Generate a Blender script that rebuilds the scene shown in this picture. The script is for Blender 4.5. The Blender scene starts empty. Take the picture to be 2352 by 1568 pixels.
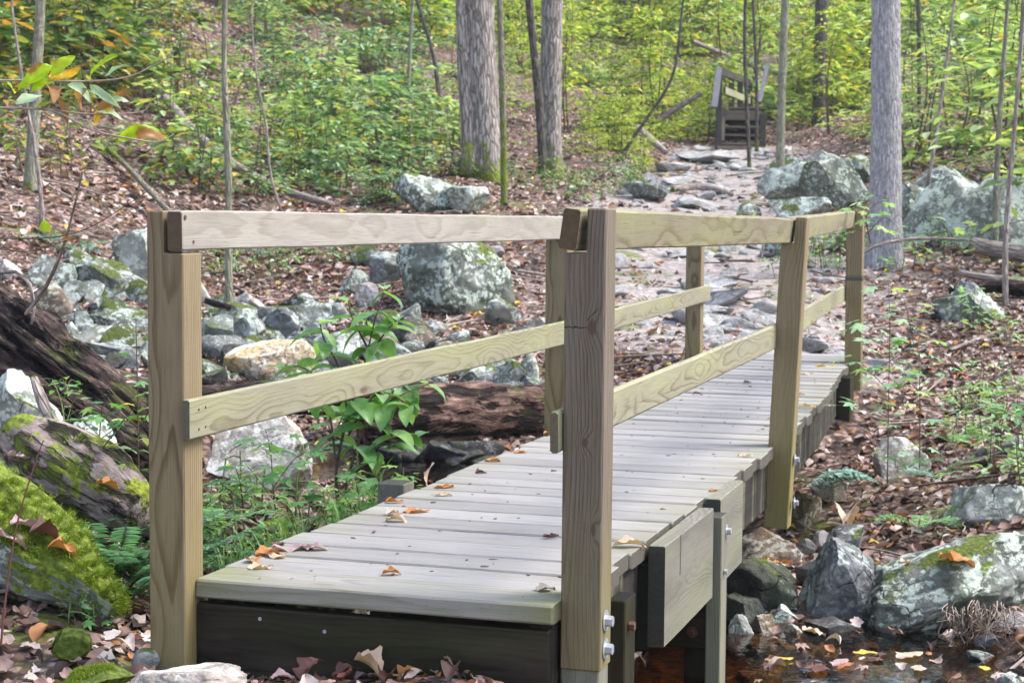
import bpy, bmesh, math, random
import numpy as np
from mathutils import Matrix, Vector

scene = bpy.context.scene
# ------------------------------------------------------------------ camera
CAM = np.array([1.8517, -3.4883, .816]); YAW, PITCH, ROLL = .3039, -.0696, .0077
FPX = 5964.3 / 3456 * 2352           # focal length in pixels of a 2352 px wide view
Fv = np.array([-math.sin(YAW) * math.cos(PITCH), math.cos(YAW) * math.cos(PITCH), math.sin(PITCH)])
Rv = np.array([math.cos(YAW), math.sin(YAW), 0]); Uv = np.cross(Rv, Fv)
R2 = Rv * math.cos(ROLL) + Uv * math.sin(ROLL); U2 = -Rv * math.sin(ROLL) + Uv * math.cos(ROLL)
cd = bpy.data.cameras.new("camera"); cam = bpy.data.objects.new("camera", cd)
scene.collection.objects.link(cam); scene.camera = cam
cd.sensor_width = 36; cd.lens = 36 * FPX / 2352; cd.clip_start = .05; cd.clip_end = 400
M = Matrix.Identity(4)
for i in range(3):
    M[i][0] = R2[i]; M[i][1] = U2[i]; M[i][2] = -Fv[i]; M[i][3] = CAM[i]
cam.matrix_world = M
cd.dof.use_dof = True; cd.dof.focus_distance = 4.0; cd.dof.aperture_fstop = 13
# ------------------------------------------------------------------ light
SUN_EL, SUN_AZ = math.radians(52), math.radians(25)     # azimuth from +X towards +Y
w = bpy.data.worlds.new("World"); scene.world = w; w.use_nodes = True
wn = w.node_tree.nodes; wl = w.node_tree.links
bg = wn["Background"]; sky = wn.new("ShaderNodeTexSky"); sky.sky_type = 'NISHITA'; sky.sun_disc = False
sky.sun_elevation = SUN_EL; sky.sun_rotation = math.pi / 2 - SUN_AZ; sky.altitude = 100
sky.air_density = 1.0; sky.dust_density = 2.5; sky.ozone_density = .6
hs = wn.new("ShaderNodeHueSaturation"); hs.inputs['Saturation'].default_value = .78; wl.new(sky.outputs[0], hs.inputs['Color']); wl.new(hs.outputs[0], bg.inputs[0]); bg.inputs[1].default_value = .138
ld = bpy.data.lights.new("sun", 'SUN'); ld.energy = 1.5; ld.angle = math.radians(24); ld.color = (1, .955, .91)
sun = bpy.data.objects.new("sun", ld); scene.collection.objects.link(sun)
sd = Vector((math.cos(SUN_EL) * math.cos(SUN_AZ), math.cos(SUN_EL) * math.sin(SUN_AZ), math.sin(SUN_EL)))
sun.rotation_euler = sd.to_track_quat('Z', 'Y').to_euler()
scene.view_settings.view_transform = 'Standard'; scene.view_settings.look = 'None'
scene.view_settings.exposure = 1.74; scene.view_settings.gamma = 1
try:
    scene.cycles.use_denoising = True
    scene.cycles.max_bounces = 6; scene.cycles.transparent_max_bounces = 8
    scene.cycles.caustics_reflective = False; scene.cycles.caustics_refractive = False
except Exception: pass

rng = np.random.default_rng(7); random.seed(7)
C = scene.collection
def W(u, v, D): return CAM + D * (Fv + R2 * (u - 1176) / FPX - U2 * (v - 784) / FPX)
def ray(u, v): return Fv + R2 * (u - 1176) / FPX - U2 * (v - 784) / FPX
def plane(u, v, ax, val):
    d = ray(u, v); return CAM + d * (val - CAM[ax]) / d[ax]

# ------------------------------------------------------------------ object helpers
def tag(o, label=None, cat=None, group=None, kind=None):
    if label: o['label'] = label
    if cat: o['category'] = cat
    if group: o['group'] = group
    if kind: o['kind'] = kind
    return o
def empty(name, loc, rz=0):
    o = bpy.data.objects.new(name, None); C.objects.link(o); o.location = loc; o.rotation_euler = (0, 0, rz)
    o.empty_display_size = .1
    return o
def link(name, me, mat=None, parent=None, mw=None):
    o = bpy.data.objects.new(name, me); C.objects.link(o)
    if mat and not me.materials: me.materials.append(mat)
    if mw is not None: o.matrix_world = mw
    if parent:
        o.parent = parent; o.matrix_parent_inverse = Matrix.Identity(4)
        if mw is not None: o.matrix_basis = PW(parent).inverted() @ mw
    return o
def PW(o):
    m = o.matrix_basis.copy(); p = o.parent
    while p: m = p.matrix_basis @ m; p = p.parent
    return m
def axes(loc, x, y):
    x = Vector(x).normalized(); y = Vector(y); y = (y - x * y.dot(x)).normalized(); z = x.cross(y)
    m = Matrix.Identity(4)
    for i in range(3): m[i][0], m[i][1], m[i][2], m[i][3] = x[i], y[i], z[i], loc[i]
    return m
def np_mesh(name, V, loops, tot, smooth=True, matidx=None):
    me = bpy.data.meshes.new(name)
    V = np.asarray(V, dtype=np.float32); loops = np.asarray(loops, dtype=np.int32); tot = np.asarray(tot, dtype=np.int32)
    me.vertices.add(len(V)); me.vertices.foreach_set("co", V.ravel())
    me.loops.add(len(loops)); me.loops.foreach_set("vertex_index", loops)
    me.polygons.add(len(tot)); st = np.concatenate([[0], np.cumsum(tot)[:-1]]).astype(np.int32)
    me.polygons.foreach_set("loop_start", st); me.polygons.foreach_set("loop_total", tot)
    me.polygons.foreach_set("use_smooth", np.full(len(tot), smooth))
    if matidx is not None: me.polygons.foreach_set("material_index", np.asarray(matidx, dtype=np.int32))
    me.update(calc_edges=True); me.validate()
    return me
def faces_mesh(name, V, F, smooth=True):
    return np_mesh(name, V, [i for f in F for i in f], [len(f) for f in F], smooth)
def scatter(tmpl, pos, rot, scl):
    """tmpl (V,F); pos (n,3); rot (n,3,3); scl (n,) or (n,3) -> V, loops, tot"""
    V, F = tmpl; V = np.asarray(V, float); n = len(pos)
    if n == 0: return np.zeros((0, 3)), np.zeros(0, int), np.zeros(0, int)
    scl = np.asarray(scl, float)
    if scl.ndim == 1: scl = np.repeat(scl[:, None], 3, 1)
    P = np.einsum('nij,nkj->nki', rot, V[None] * scl[:, None, :]) + pos[:, None, :]
    l = np.array([i for f in F for i in f]); t = np.array([len(f) for f in F])
    L = (l[None] + (np.arange(n) * len(V))[:, None]).ravel()
    return P.reshape(-1, 3), L, np.tile(t, n)
def join(parts, mi=None):
    Vs, Ls, Ts, Ms, off = [], [], [], [], 0
    for k, (v, l, t) in enumerate(parts):
        Vs.append(v); Ls.append(l + off); Ts.append(t); off += len(v)
        Ms.append(np.full(len(t), mi[k] if mi else 0))
    return np.concatenate(Vs), np.concatenate(Ls), np.concatenate(Ts), np.concatenate(Ms)
def eul(az, tilt, roll):
    """leaf frame: local x points along azimuth az raised by tilt, rolled about itself"""
    ca, sa, ct, st = np.cos(az), np.sin(az), np.cos(tilt), np.sin(tilt)
    x = np.stack([ca * ct, sa * ct, st], -1)
    y = np.stack([-sa, ca, 0 * ca], -1); z = np.cross(x, y)
    cr, sr = np.cos(roll)[:, None], np.sin(roll)[:, None]
    y2 = y * cr + z * sr; z2 = -y * sr + z * cr
    return np.stack([x, y2, z2], -1)

# ------------------------------------------------------------------ numpy noise
def _h(ix, iy, iz, s):
    n = (ix * 374761393 + iy * 668265263 + iz * 2147483647 + s * 1274126177) & 0xffffffff
    n = ((n ^ (n >> 13)) * 1274126177) & 0xffffffff
    n = ((n ^ (n >> 16)) * 2246822519) & 0xffffffff
    return ((n ^ (n >> 15)) & 0xffffff) / float(0xffffff)
def vn(P, s=0):
    P = np.asarray(P, float); i = np.floor(P).astype(np.int64); f = P - i; f = f * f * (3 - 2 * f)
    r = 0
    for dx in (0, 1):
        for dy in (0, 1):
            for dz in (0, 1):
                wgt = (f[..., 0] if dx else 1 - f[..., 0]) * (f[..., 1] if dy else 1 - f[..., 1]) * (f[..., 2] if dz else 1 - f[..., 2])
                r = r + wgt * _h(i[..., 0] + dx, i[..., 1] + dy, i[..., 2] + dz, s)
    return r * 2 - 1
def fbm(P, o=4, s=0, g=.5):
    P = np.asarray(P, float); a, r, t = 1, 0, 0
    for k in range(o): r = r + a * vn(P * 2 ** k + 17.3 * k, s + k); t += a; a *= g
    return r / t

# ------------------------------------------------------------------ node helpers
class NT:
    def __init__(s, name):
        s.m = bpy.data.materials.new(name); s.m.use_nodes = True; s.t = s.m.node_tree; s.N = s.t.nodes
        s.b = s.N["Principled BSDF"]; s.out = s.N["Material Output"]
    def n(s, typ, ins=(), **kw):
        nd = s.N.new("ShaderNode" + typ)
        for k, v in kw.items(): setattr(nd, k, v)
        it = ins.items() if isinstance(ins, dict) else enumerate(ins)
        for k, v in it:
            if v is None: continue
            s.set(nd.inputs[k], v)
        return nd
    def set(s, sock, v):
        if hasattr(v, 'outputs'): v = v.outputs[0]
        if isinstance(v, bpy.types.NodeSocket): s.t.links.new(v, sock)
        else:
            try: sock.default_value = v
            except Exception:
                sock.default_value = (*v, 1) if len(v) == 3 else v
    def math(s, op, a, b=None, c=None, clamp=False):
        return s.n("Math", [a, b, c], operation=op, use_clamp=clamp).outputs[0]
    def mul(s, a, b): return s.math('MULTIPLY', a, b)
    def add(s, a, b): return s.math('ADD', a, b)
    def vec(s, x, y, z): return s.n("CombineXYZ", [x, y, z]).outputs[0]
    def sep(s, v): return s.n("SeparateXYZ", [v]).outputs
    def noise(s, v, sc=5, det=3, rough=.5, dist=0, col=False):
        nd = s.n("TexNoise", {'Vector': v, 'Scale': sc, 'Detail': det, 'Roughness': rough, 'Distortion': dist})
        return nd.outputs[1 if col else 0]
    def vor(s, v, sc=5, feat='F1', out=0, rnd=1):
        nd = s.n("TexVoronoi", {'Vector': v, 'Scale': sc, 'Randomness': rnd}, feature=feat)
        return nd.outputs[out]
    def ramp(s, f, stops, interp='LINEAR', out=0):
        nd = s.n("ValToRGB", [f]); cr = nd.color_ramp; cr.interpolation = interp
        while len(cr.elements) < len(stops): cr.elements.new(.5)
        for e, (p, c) in zip(cr.elements, stops):
            e.position = p; e.color = (c, c, c, 1) if np.isscalar(c) else (*c, 1)
        return nd.outputs[out]
    def mix(s, f, a, b, mode='MIX'):
        nd = s.n("Mix", data_type='RGBA', blend_type=mode)
        s.set(nd.inputs[0], f); s.set(nd.inputs[6], a); s.set(nd.inputs[7], b)
        return nd.outputs[2]
    def vadd(s, a, b, op='ADD'): return s.n("VectorMath", [a, b], operation=op).outputs[0]
    def bump(s, h, st=.5, d=.01, nrm=None):
        return s.n("Bump", {'Height': h, 'Strength': st, 'Distance': d, 'Normal': nrm}).outputs[0]
    def sm(s, x, a, b): return s.n("MapRange", {'Value': x, 'From Min': a, 'From Max': b}, interpolation_type='SMOOTHSTEP').outputs[0]
    def fin(s, col=None, rough=None, normal=None, spec=None):
        if col is not None: s.set(s.b.inputs['Base Color'], col)
        if rough is not None: s.set(s.b.inputs['Roughness'], rough)
        if normal is not None: s.set(s.b.inputs['Normal'], normal)
        if spec is not None: s.set(s.b.inputs['Specular IOR Level'], spec)
        return s.m

def wood(name, early, late, rf=110, pith=(.0, -.07), wander=.05, stain=(.2, .14, .11), stain_amt=.5, green=(.22, .25, .08),
         green_x=None, spots=(), cracks=(), green_amt=.4, knots=.7, fibre=.25, end=(.07, .05, .035), rough=.75, spec=.25, vary=.08, checks=.7, ringk=1, seed=0, end_green=None):
    s = NT(name)
    tc = s.n("TexCoord"); x, y, z = s.sep(tc.outputs['Object']); r = s.n("ObjectInfo").outputs['Random']
    sx = s.add(x, s.mul(r, 57.3)); p0 = s.vec(sx, y, z)
    wv = s.n("TexNoise", {'Vector': s.vec(s.mul(sx, 1.6), s.mul(r, 9.1), seed), 'Scale': 1, 'Detail': 2})
    wc = s.sep(wv.outputs[1])
    kv = s.vec(s.mul(sx, 2.6), s.mul(y, 9), s.mul(z, 9))
    kd = s.vor(kv, 1, 'F1'); k = s.ramp(kd, [(.0, 1), (.12, .8), (.42, 0)], 'B_SPLINE')
    yy = s.add(s.add(y, s.mul(s.math('SUBTRACT', r, .5), .06)), s.add(s.mul(s.math('SUBTRACT', wc[0], .5), wander * 2), -pith[0]))
    zz = s.add(z, s.add(s.mul(s.math('SUBTRACT', wc[1], .5), wander * 2), -pith[1]))
    rr = s.math('SQRT', s.add(s.mul(yy, yy), s.mul(zz, zz)))
    rr = s.add(rr, s.mul(k, .022 * knots))
    sd = None
    for (ex, ey, ax_, ay_) in spots:      # hand-placed knots on the front face
        dx_ = s.math('DIVIDE', s.math('SUBTRACT', x, ex), ax_); dy_ = s.math('DIVIDE', s.math('SUBTRACT', y, ey), ay_)
        dd_ = s.math('SQRT', s.add(s.mul(dx_, dx_), s.mul(dy_, dy_))); sd = dd_ if sd is None else s.math('MINIMUM', sd, dd_)
        rr = s.add(rr, s.mul(s.ramp(s.mul(dd_, .33), [(0, 1), (.35, .7), (1, 0)], 'B_SPLINE'), .02))
    fn = s.noise(s.vec(s.mul(sx, 3), s.mul(y, 40), s.mul(z, 40)), 1, 3)
    rv = s.add(s.mul(rr, rf), s.mul(fn, .9))
    saw = s.math('FRACT', rv)
    ring = s.ramp(saw, [(0, .05), (.08, 0), (.55, .12), (.86, 1), (.95, .8), (1, .05)])
    amp = s.noise(s.vec(s.mul(sx, .8), s.mul(y, 12), s.mul(z, 12)), 1, 1)
    ring = s.mul(ring, s.mul(s.sm(amp, .2, .65), ringk))
    col = s.mix(ring, early, late)
    fb = s.noise(s.vec(s.mul(sx, 9), s.mul(y, 420), s.mul(z, 420)), 1, 4, .65)
    fb = s.ramp(fb, [(.25, 1 - fibre * 1.6), (.5, 1), (.8, 1 + fibre * .5)])
    col = s.mix(1, col, fb, 'MULTIPLY')
    st = s.noise(s.vec(s.mul(sx, 2.2), s.mul(y, 14), s.mul(z, 14)), 1, 5, .6)
    stf = s.mul(s.sm(st, .42, .72), stain_amt)
    col = s.mix(stf, col, s.mix(.55, col, stain))
    sg = s.noise(s.vec(s.mul(sx, 1.3), s.mul(y, 8), s.add(s.mul(z, 8), 5)), 1, 4)
    gf = s.sm(sg, .38, .7)
    if green_x is not None:
        a, b = green_x
        gf = s.mul(s.add(s.mul(gf, .6), .4), s.sm(x, b, a))
    gf = s.mul(gf, green_amt)
    col = s.mix(gf, col, s.mix(.7, col, green, 'MULTIPLY') if False else s.mix(.75, col, green))
    bri = s.math('MULTIPLY_ADD', s.math('FRACT', s.mul(r, 31.7)), vary * 2, 1 - vary); col = s.mix(1, col, s.vec(bri, bri, bri), 'MULTIPLY')
    chk = s.noise(s.vec(s.mul(sx, 2.6), s.mul(y, 170), s.mul(z, 170)), 1, 2, .5); ckf = s.mul(s.sm(chk, .70, .76), checks); col = s.mix(ckf, col, (.05, .04, .03))
    if end_green is not None:   # algae towards both ends of a deck plank
        h, c, am = end_green
        e = s.math('ABSOLUTE', s.math('SUBTRACT', x, h))
        ef = s.mul(s.mul(s.sm(e, h * .5, h * 1.05), s.sm(st, .3, .6)), am)
        col = s.mix(ef, col, c)
    kc = s.ramp(kd, [(0, 1), (.05, .9), (.10, 0)])
    col = s.mix(s.mul(kc, .8 * knots), col, (.09, .05, .03))
    if sd is not None:
        sd = s.add(sd, s.mul(s.math('SUBTRACT', s.noise(p0, 60, 3), .5), .6)); col = s.mix(s.mul(s.sm(sd, 1.15, .5), .75), col, (.085, .045, .03))
    for (cx_, y0_, y1_, sl_) in cracks:
        e_ = s.math('ABSOLUTE', s.add(s.math('SUBTRACT', x, cx_), s.add(s.mul(y, -sl_), s.mul(s.math('SUBTRACT', s.noise(p0, 70, 2), .5), .014))))
        m_ = s.mul(s.sm(e_, .0016, .0006), s.mul(s.math('GREATER_THAN', y, y0_), s.math('LESS_THAN', y, y1_))); col = s.mix(m_, col, (.02, .012, .01))
    # small dark specks and mildew
    sp = s.vor(s.vec(s.mul(sx, 60), s.mul(y, 90), s.mul(z, 90)), 1)
    col = s.mix(s.mul(s.sm(sp, .16, .06), .35), col, (.05, .045, .04))
    nx = s.math('ABSOLUTE', s.sep(tc.outputs['Normal'])[0])
    en = s.noise(p0, 90, 3)
    col = s.mix(s.mul(s.sm(nx, .85, .95), .92), col, s.mix(en, [c * .55 for c in end], [c * 1.6 for c in end]))
    h = s.add(s.add(s.mul(fb, .6), s.mul(ring, -.35)), s.mul(ckf, -1.5))
    return s.fin(col, rough, s.bump(h, .35, .0025), spec)
# ------------------------------------------------------------------ materials: wood of the bridge
M_post = wood("post_wood", (.245, .195, .115), (.13, .085, .042), 125, (.01, -.06), .028, stain=(.13, .095, .06), stain_amt=.6,
              green=(.21, .185, .025), green_x=(0, .8), green_amt=.7, knots=.8)
M_postr = wood("weathered_post_wood", (.185, .155, .115), (.085, .06, .042), 130, (.0, -.03), .03, stain=(.13, .09, .068), stain_amt=.95,
               green=(.20, .18, .035), green_x=(-.1, .5), green_amt=.8, knots=.6, fibre=.4, spots=[(.735, .062, .020, .011), (.49, .05, .012, .008), (.305, .07, .018, .006)], cracks=[(.735, -.001, .052, 0.), (.70, .050, .075, 1.0)])
M_rail = wood("rail_wood", (.30, .275, .24), (.195, .165, .135), 60, (.0, -.09), .07, stain=(.17, .155, .145), stain_amt=.8,
              green=(.4, .4, .2), green_amt=.1, knots=.5, ringk=.55, end=(.085, .055, .03))
M_railg = wood("aged_rail_wood", (.225, .20, .135), (.125, .095, .05), 45, (.0, -.09), .09, stain=(.24, .22, .16), stain_amt=.5,
               green=(.30, .31, .12), green_amt=.5, knots=.8, ringk=.9, end=(.085, .055, .03))
M_lrail = wood("mid_rail_wood", (.255, .24, .17), (.145, .12, .075), 125, (.0, -.055), .06, stain=(.30, .30, .2), stain_amt=.4,
               green=(.35, .38, .14), green_amt=.45, knots=1, ringk=1, end=(.10, .085, .06))
M_deck = wood("deck_wood", (.285, .272, .266), (.19, .178, .17), 140, (.0, -.03), .02, stain=(.155, .145, .14), stain_amt=.65,
              green=(.29, .29, .23), green_amt=.25, knots=.25, ringk=.5, fibre=.3, end=(.075, .066, .052), rough=.7, vary=.17, checks=1,
              end_green=(.425, (.20, .195, .12), .6))
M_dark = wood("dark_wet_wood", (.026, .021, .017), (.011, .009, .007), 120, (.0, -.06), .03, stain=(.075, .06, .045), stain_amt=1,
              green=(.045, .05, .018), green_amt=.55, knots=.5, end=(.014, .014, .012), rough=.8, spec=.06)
M_greyb = wood("grey_board_wood", (.185, .175, .145), (.12, .11, .09), 150, (.0, -.05), .08, stain=(.085, .08, .065), stain_amt=.85,
               green=(.24, .27, .12), green_amt=.4, knots=.6, end=(.035, .035, .028))
M_deckf = wood("mossy_edge_deck_wood", (.29, .28, .26), (.18, .17, .14), 90, (.0, -.03), .03, stain=(.16, .13, .09), stain_amt=.7, green=(.19, .19, .08), green_amt=.5, knots=.4, ringk=.7, end=(.08, .075, .05), end_green=(.425, (.17, .18, .06), .85))
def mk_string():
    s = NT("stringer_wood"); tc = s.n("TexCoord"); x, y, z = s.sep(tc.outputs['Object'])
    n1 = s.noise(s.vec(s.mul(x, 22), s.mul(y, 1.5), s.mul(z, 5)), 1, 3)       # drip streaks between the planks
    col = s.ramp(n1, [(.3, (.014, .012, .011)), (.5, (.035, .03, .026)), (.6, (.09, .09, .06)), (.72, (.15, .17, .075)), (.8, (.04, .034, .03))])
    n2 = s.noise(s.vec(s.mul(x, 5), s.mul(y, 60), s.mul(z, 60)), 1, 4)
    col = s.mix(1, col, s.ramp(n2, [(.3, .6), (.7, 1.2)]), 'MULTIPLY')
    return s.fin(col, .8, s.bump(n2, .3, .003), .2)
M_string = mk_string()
def simple(name, col, rough=.5, metal=0, var=.0, sc=30, spec=.5):
    s = NT(name)
    if var:
        n = s.noise(s.n("TexCoord").outputs['Object'], sc, 4)
        col = s.mix(1, col, s.ramp(n, [(.3, 1 - var), (.7, 1 + var)]), 'MULTIPLY')
    s.b.inputs['Metallic'].default_value = metal
    return s.fin(col, rough, None, spec)
M_zinc = simple("galvanised_steel", (.42, .45, .49), .45, .6, .15, 200)
M_rust = simple("rusty_steel", (.12, .06, .035), .8, .3, .5, 200)

# ------------------------------------------------------------------ bridge
S_Y = np.array([-1., 0, 1.5, 3.04, 4.7, 6.27, 8]); S_X = np.array([0, -.018, -.02, -.02, -.065, -.15, -.25]); S_Z = np.array([0, 0, -.007, -.012, .004, .036, .07])
def SX(y): return float(np.interp(y, S_Y, S_X))
def SZ(y): return float(np.interp(y, S_Y, S_Z))
BW = .868
def board(name, a, b, w, t, mat, parent, up=(0, 0, 1), ch=.003, seg=None, jit=.0008, roll=0, seed=None):
    """a board from a to b; w is its size along 'up', t its thickness"""
    a = Vector(a); b = Vector(b); L = (b - a).length; x = (b - a).normalized()
    upv = Vector(up); z = x.cross(upv).normalized(); y = z.cross(x).normalized()
    if roll: R_ = Matrix.Rotation(roll, 3, x); y = R_ @ y; z = R_ @ z
    seg = seg or max(2, int(L / .05)); sd = seed if seed is not None else int(rng.integers(1e6))
    prof = np.array([(-w / 2 + ch, -t / 2), (w / 2 - ch, -t / 2), (w / 2, -t / 2 + ch), (w / 2, t / 2 - ch), (w / 2 - ch, t / 2), (-w / 2 + ch, t / 2), (-w / 2, t / 2 - ch), (-w / 2, -t / 2 + ch)])
    xs = np.concatenate([[0], np.linspace(ch, L - ch, seg), [L]]); V = []
    for i, xx in enumerate(xs):
        k = 1 if 0 < i < len(xs) - 1 else 1 - 2 * ch / max(w, t) * (.6 if t > .03 else .4)
        for p in prof: V.append((xx, p[0] * k, p[1] * k))
    V = np.array(V)
    V[:, 1:] += jit * np.stack([fbm(V * [9, 60, 60] + sd, 2, 1), fbm(V * [9, 60, 60] + sd, 2, 5)], -1)
    V[:, 1] += .0012 * vn(np.stack([V[:, 0] * 2.5 + sd, V[:, 0] * 0, V[:, 0] * 0], -1), 3) * min(1, L)
    F = [tuple(range(7, -1, -1)), tuple(range((len(xs) - 1) * 8, len(xs) * 8))]
    for i in range(len(xs) - 1):
        for j in range(8): F.append((i * 8 + j, i * 8 + (j + 1) % 8, (i + 1) * 8 + (j + 1) % 8, (i + 1) * 8 + j))
    me = faces_mesh(name, V, F, False); m = axes(a, x, y)
    return link(name, me, mat, parent, m)
def notched_post(name, base, top, w, t, notch, mat, parent, cut=.009, nw=.048):
    """4x4 post, local x up from base to top; notch side = -1/+1 along local y; (x is width, y is depth)"""
    base = Vector(base); top = Vector(top); L = (top - base).length
    prof = [(0, 0), (0, w), (L, w), (L, nw), (L - notch, nw), (L - notch, 0)]
    n = 14
    bm = bmesh.new(); fv = []
    vs = [bm.verts.new((p[0], p[1], 0)) for p in prof]; f = bm.faces.new(vs)
    r = bmesh.ops.extrude_face_region(bm, geom=[f]); nv = [e for e in r['geom'] if isinstance(e, bmesh.types.BMVert)]
    bmesh.ops.translate(bm, verts=nv, vec=(0, 0, t))
    bmesh.ops.recalc_face_normals(bm, faces=bm.faces)
    bmesh.ops.bevel(bm, geom=list(bm.edges), offset=.003, segments=1, affect='EDGES')
    me = bpy.data.meshes.new(name); bm.to_mesh(me); bm.free()
    return me
bridge = empty("footbridge", (0, 0, 0))
tag(bridge, "wooden plank footbridge with notched posts and two rails a side, crossing the rocky stream", "footbridge")
# deck planks
y = 0.045; k = 0; planks = []
while y < 6.75:
    pw_ = float(rng.uniform(.148, .172)) if k else .165
    if k in (3, 8): pw_ += .012
    yc = y + pw_ / 2; jl, jr = rng.uniform(-.012, .01), rng.uniform(-.008, .014)
    if k == 0: jl = .016; jr = -.012; yc = .045 + pw_ / 2
    x0 = SX(yc) + jl; x1 = SX(yc) + BW + jr; z = SZ(yc) - .021 + rng.uniform(-.0022, .0022)
    sk = rng.uniform(-.003, .003)
    # cut back around the posts that stand on the deck's edge
    gap = float(rng.choice([.008, .010, .013, .020], p=[.3, .35, .2, .15]))
    board("deck_plank", (x0, yc - sk, z), (x1, yc + sk, z + rng.uniform(-.002, .002)), pw_ - gap, .042, M_deck if k else M_deckf, bridge, up=(0, 1, 0), ch=.0045, seg=16, jit=.0012)
    y += pw_; k += 1
# posts
def post(pos_b, pos_t, side, mat, label=None, yd=.089, screws=()):
    L = (Vector(pos_t) - Vector(pos_b)).length
    # local x up, local y = towards outside (+x right side / -x left side), local z = depth
    me = notched_post("post", pos_b, pos_t, .089, yd, .094, mat, bridge)
    x = Vector(pos_t) - Vector(pos_b); yv = Vector((1, 0, 0)) if side > 0 else Vector((-1, 0, 0))
    m = axes(pos_b, x, yv)
    # side>0: z = x cross y = up x (+X) = +Y ; side<0: z = -Y
    o = link("post", me, mat, bridge, m)
    if label: o['label'] = label
    return o
def bolt(loc, nrm, parent, r=.011, washer=True, mat=None):
    """hex head bolt with washer"""
    bm = bmesh.new()
    if washer:
        bmesh.ops.create_cone(bm, cap_ends=True, segments=24, radius1=r * 1.9, radius2=r * 1.9, depth=.002, matrix=Matrix.Translation((0, 0, .001)))
    bmesh.ops.create_cone(bm, cap_ends=True, segments=6, radius1=r, radius2=r * .96, depth=r * 1.2, matrix=Matrix.Translation((0, 0, .002 + r * .6)))
    me = bpy.data.meshes.new("bolt"); bm.to_mesh(me); bm.free()
    n = Vector(nrm).normalized(); q = n.to_track_quat('Z', 'Y').to_matrix().to_4x4(); q.translation = Vector(loc)
    return link("bolt", me, mat or M_zinc, parent, q)
def nail(loc, nrm, parent, r=.004, mat=None, name="nail"):
    bm = bmesh.new(); bmesh.ops.create_cone(bm, cap_ends=True, segments=10, radius1=r, radius2=r * .9, depth=.0016, matrix=Matrix.Translation((0, 0, .0006)))
    me = bpy.data.meshes.new(name); bm.to_mesh(me); bm.free()
    n = Vector(nrm).normalized(); q = n.to_track_quat('Z', 'Y').to_matrix().to_4x4(); q.translation = Vector(loc)
    return link(name, me, mat or M_rust, parent, q)
HT = .824
# right posts stand with local z towards +Y from their front face
pR0 = post((.836, .112, -.148), (.838, .112, HT + .014), 1, M_postr, "brown weathered near right post with a long crack and two galvanised bolts")
for zz in (-.045, -.106): bolt((.9262, .150, zz), (1, 0, 0), pR0, .0125)
pR1 = post((.812, 2.93, -.31), (.862, 2.93, HT + .006), 1, M_post, "yellowish middle post leaning outward")
for zz in (-.06, -.22): bolt((.918 - .0, 2.975, zz), (1, .0, 0), pR1, .011)
pR2 = post((.70, 6.30, -.17), (.692, 6.30, HT + .048), 1, M_post, "far right post with a dark printed band")
# left: local z = -Y, so the base sits at the back edge
pL0 = post((-.001, .092, -.30), (-.003, .092, HT + .003), -1, M_post, "tall yellow corner post at the near left")
pL1 = post((-.005, 3.235, -.30), (-.005, 3.235, HT), -1, M_post)
pL2 = post((-.13, 6.50, -.3), (-.13, 6.50, HT - .01), -1, M_post)
# painted band on the far right post
def band(z0, z1, x0, x1):
    bm = bmesh.new()
    bmesh.ops.create_cube(bm, size=1, matrix=Matrix.Translation(((x0 + x1) / 2, 6.3445, (z0 + z1) / 2)) @ Matrix.Diagonal((x1 - x0, .0915, z1 - z0, 1)))
    me = bpy.data.meshes.new("printed_band"); bm.to_mesh(me); bm.free(); return me
M_ink = simple("faded_black_print", (.06, .06, .055), .7, 0, .5, 90)
link("printed_band", band(.512, .516, .6925, .7865), M_ink, pR2, Matrix.Identity(4))
link("printed_band", band(.490, .507, .6925, .7865), M_ink, pR2, Matrix.Identity(4))
# older stub post below the near right post
board("lower_post", (.878, .158, -.148), (.878, .158, -.75), .085, .082, M_greyb, bridge, up=(1, 0, 0))
# top rails 2x4 on edge in the notches
zt = HT - .0445
rl0 = board("top_rail", (-.021, -.0, zt + .004), (-.021, 3.19, zt), .089, .038, M_rail, bridge, ch=.004, seg=40, jit=.0016)
rl0['label'] = "pale new top rail with grey smudges"
board("top_rail", (-.021, 3.193, zt), (-.152, 6.52, zt - .01), .089, .038, M_rail, bridge, ch=.004, seg=40, jit=.0016)
rr0 = board("top_rail", (.8515, .104, zt + .016), (.879, 2.97, zt - .001), .089, .040, M_railg, bridge, ch=.004, seg=40, jit=.002, roll=math.radians(8))
rr0['label'] = "greenish top rail with bold wavy grain, rolled slightly in its notch"
board("top_rail", (.879, 2.973, zt + .002), (.712, 6.37, zt + .046), .089, .040, M_railg, bridge, ch=.004, seg=40, jit=.002, roll=math.radians(7))
# lower rails 1x4
lz = .412 - .0445
l0 = board("lower_rail", (.0105, -.012, lz), (.0095, 3.10, lz + .01), .089, .019, M_lrail, bridge, ch=.004, seg=50, jit=.0014)
board("lower_rail", (.0095, 3.103, lz + .01), (-.115, 6.56, lz + .03), .089, .019, M_lrail, bridge, ch=.004, seg=30)
board("lower_rail", (.8255, .085, lz - .003), (.838, 2.97, lz + .024), .089, .019, M_lrail, bridge, ch=.005, seg=50, jit=.0014)
board("lower_rail", (.838, 2.973, lz + .024), (.680, 6.36, lz + .05), .089, .019, M_lrail, bridge, ch=.004, seg=30)
for (yy, zz) in ((.03, .387), (.062, .389), (.03, .343), (.062, .345)): nail((.0205, yy, zz), (1, 0, 0), l0, .0028)
nail((-.0015, .012, .812), (1, 0, 0), rl0, .0062); nail((-.0015, .05, .758), (1, 0, 0), rl0, .0042)
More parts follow.
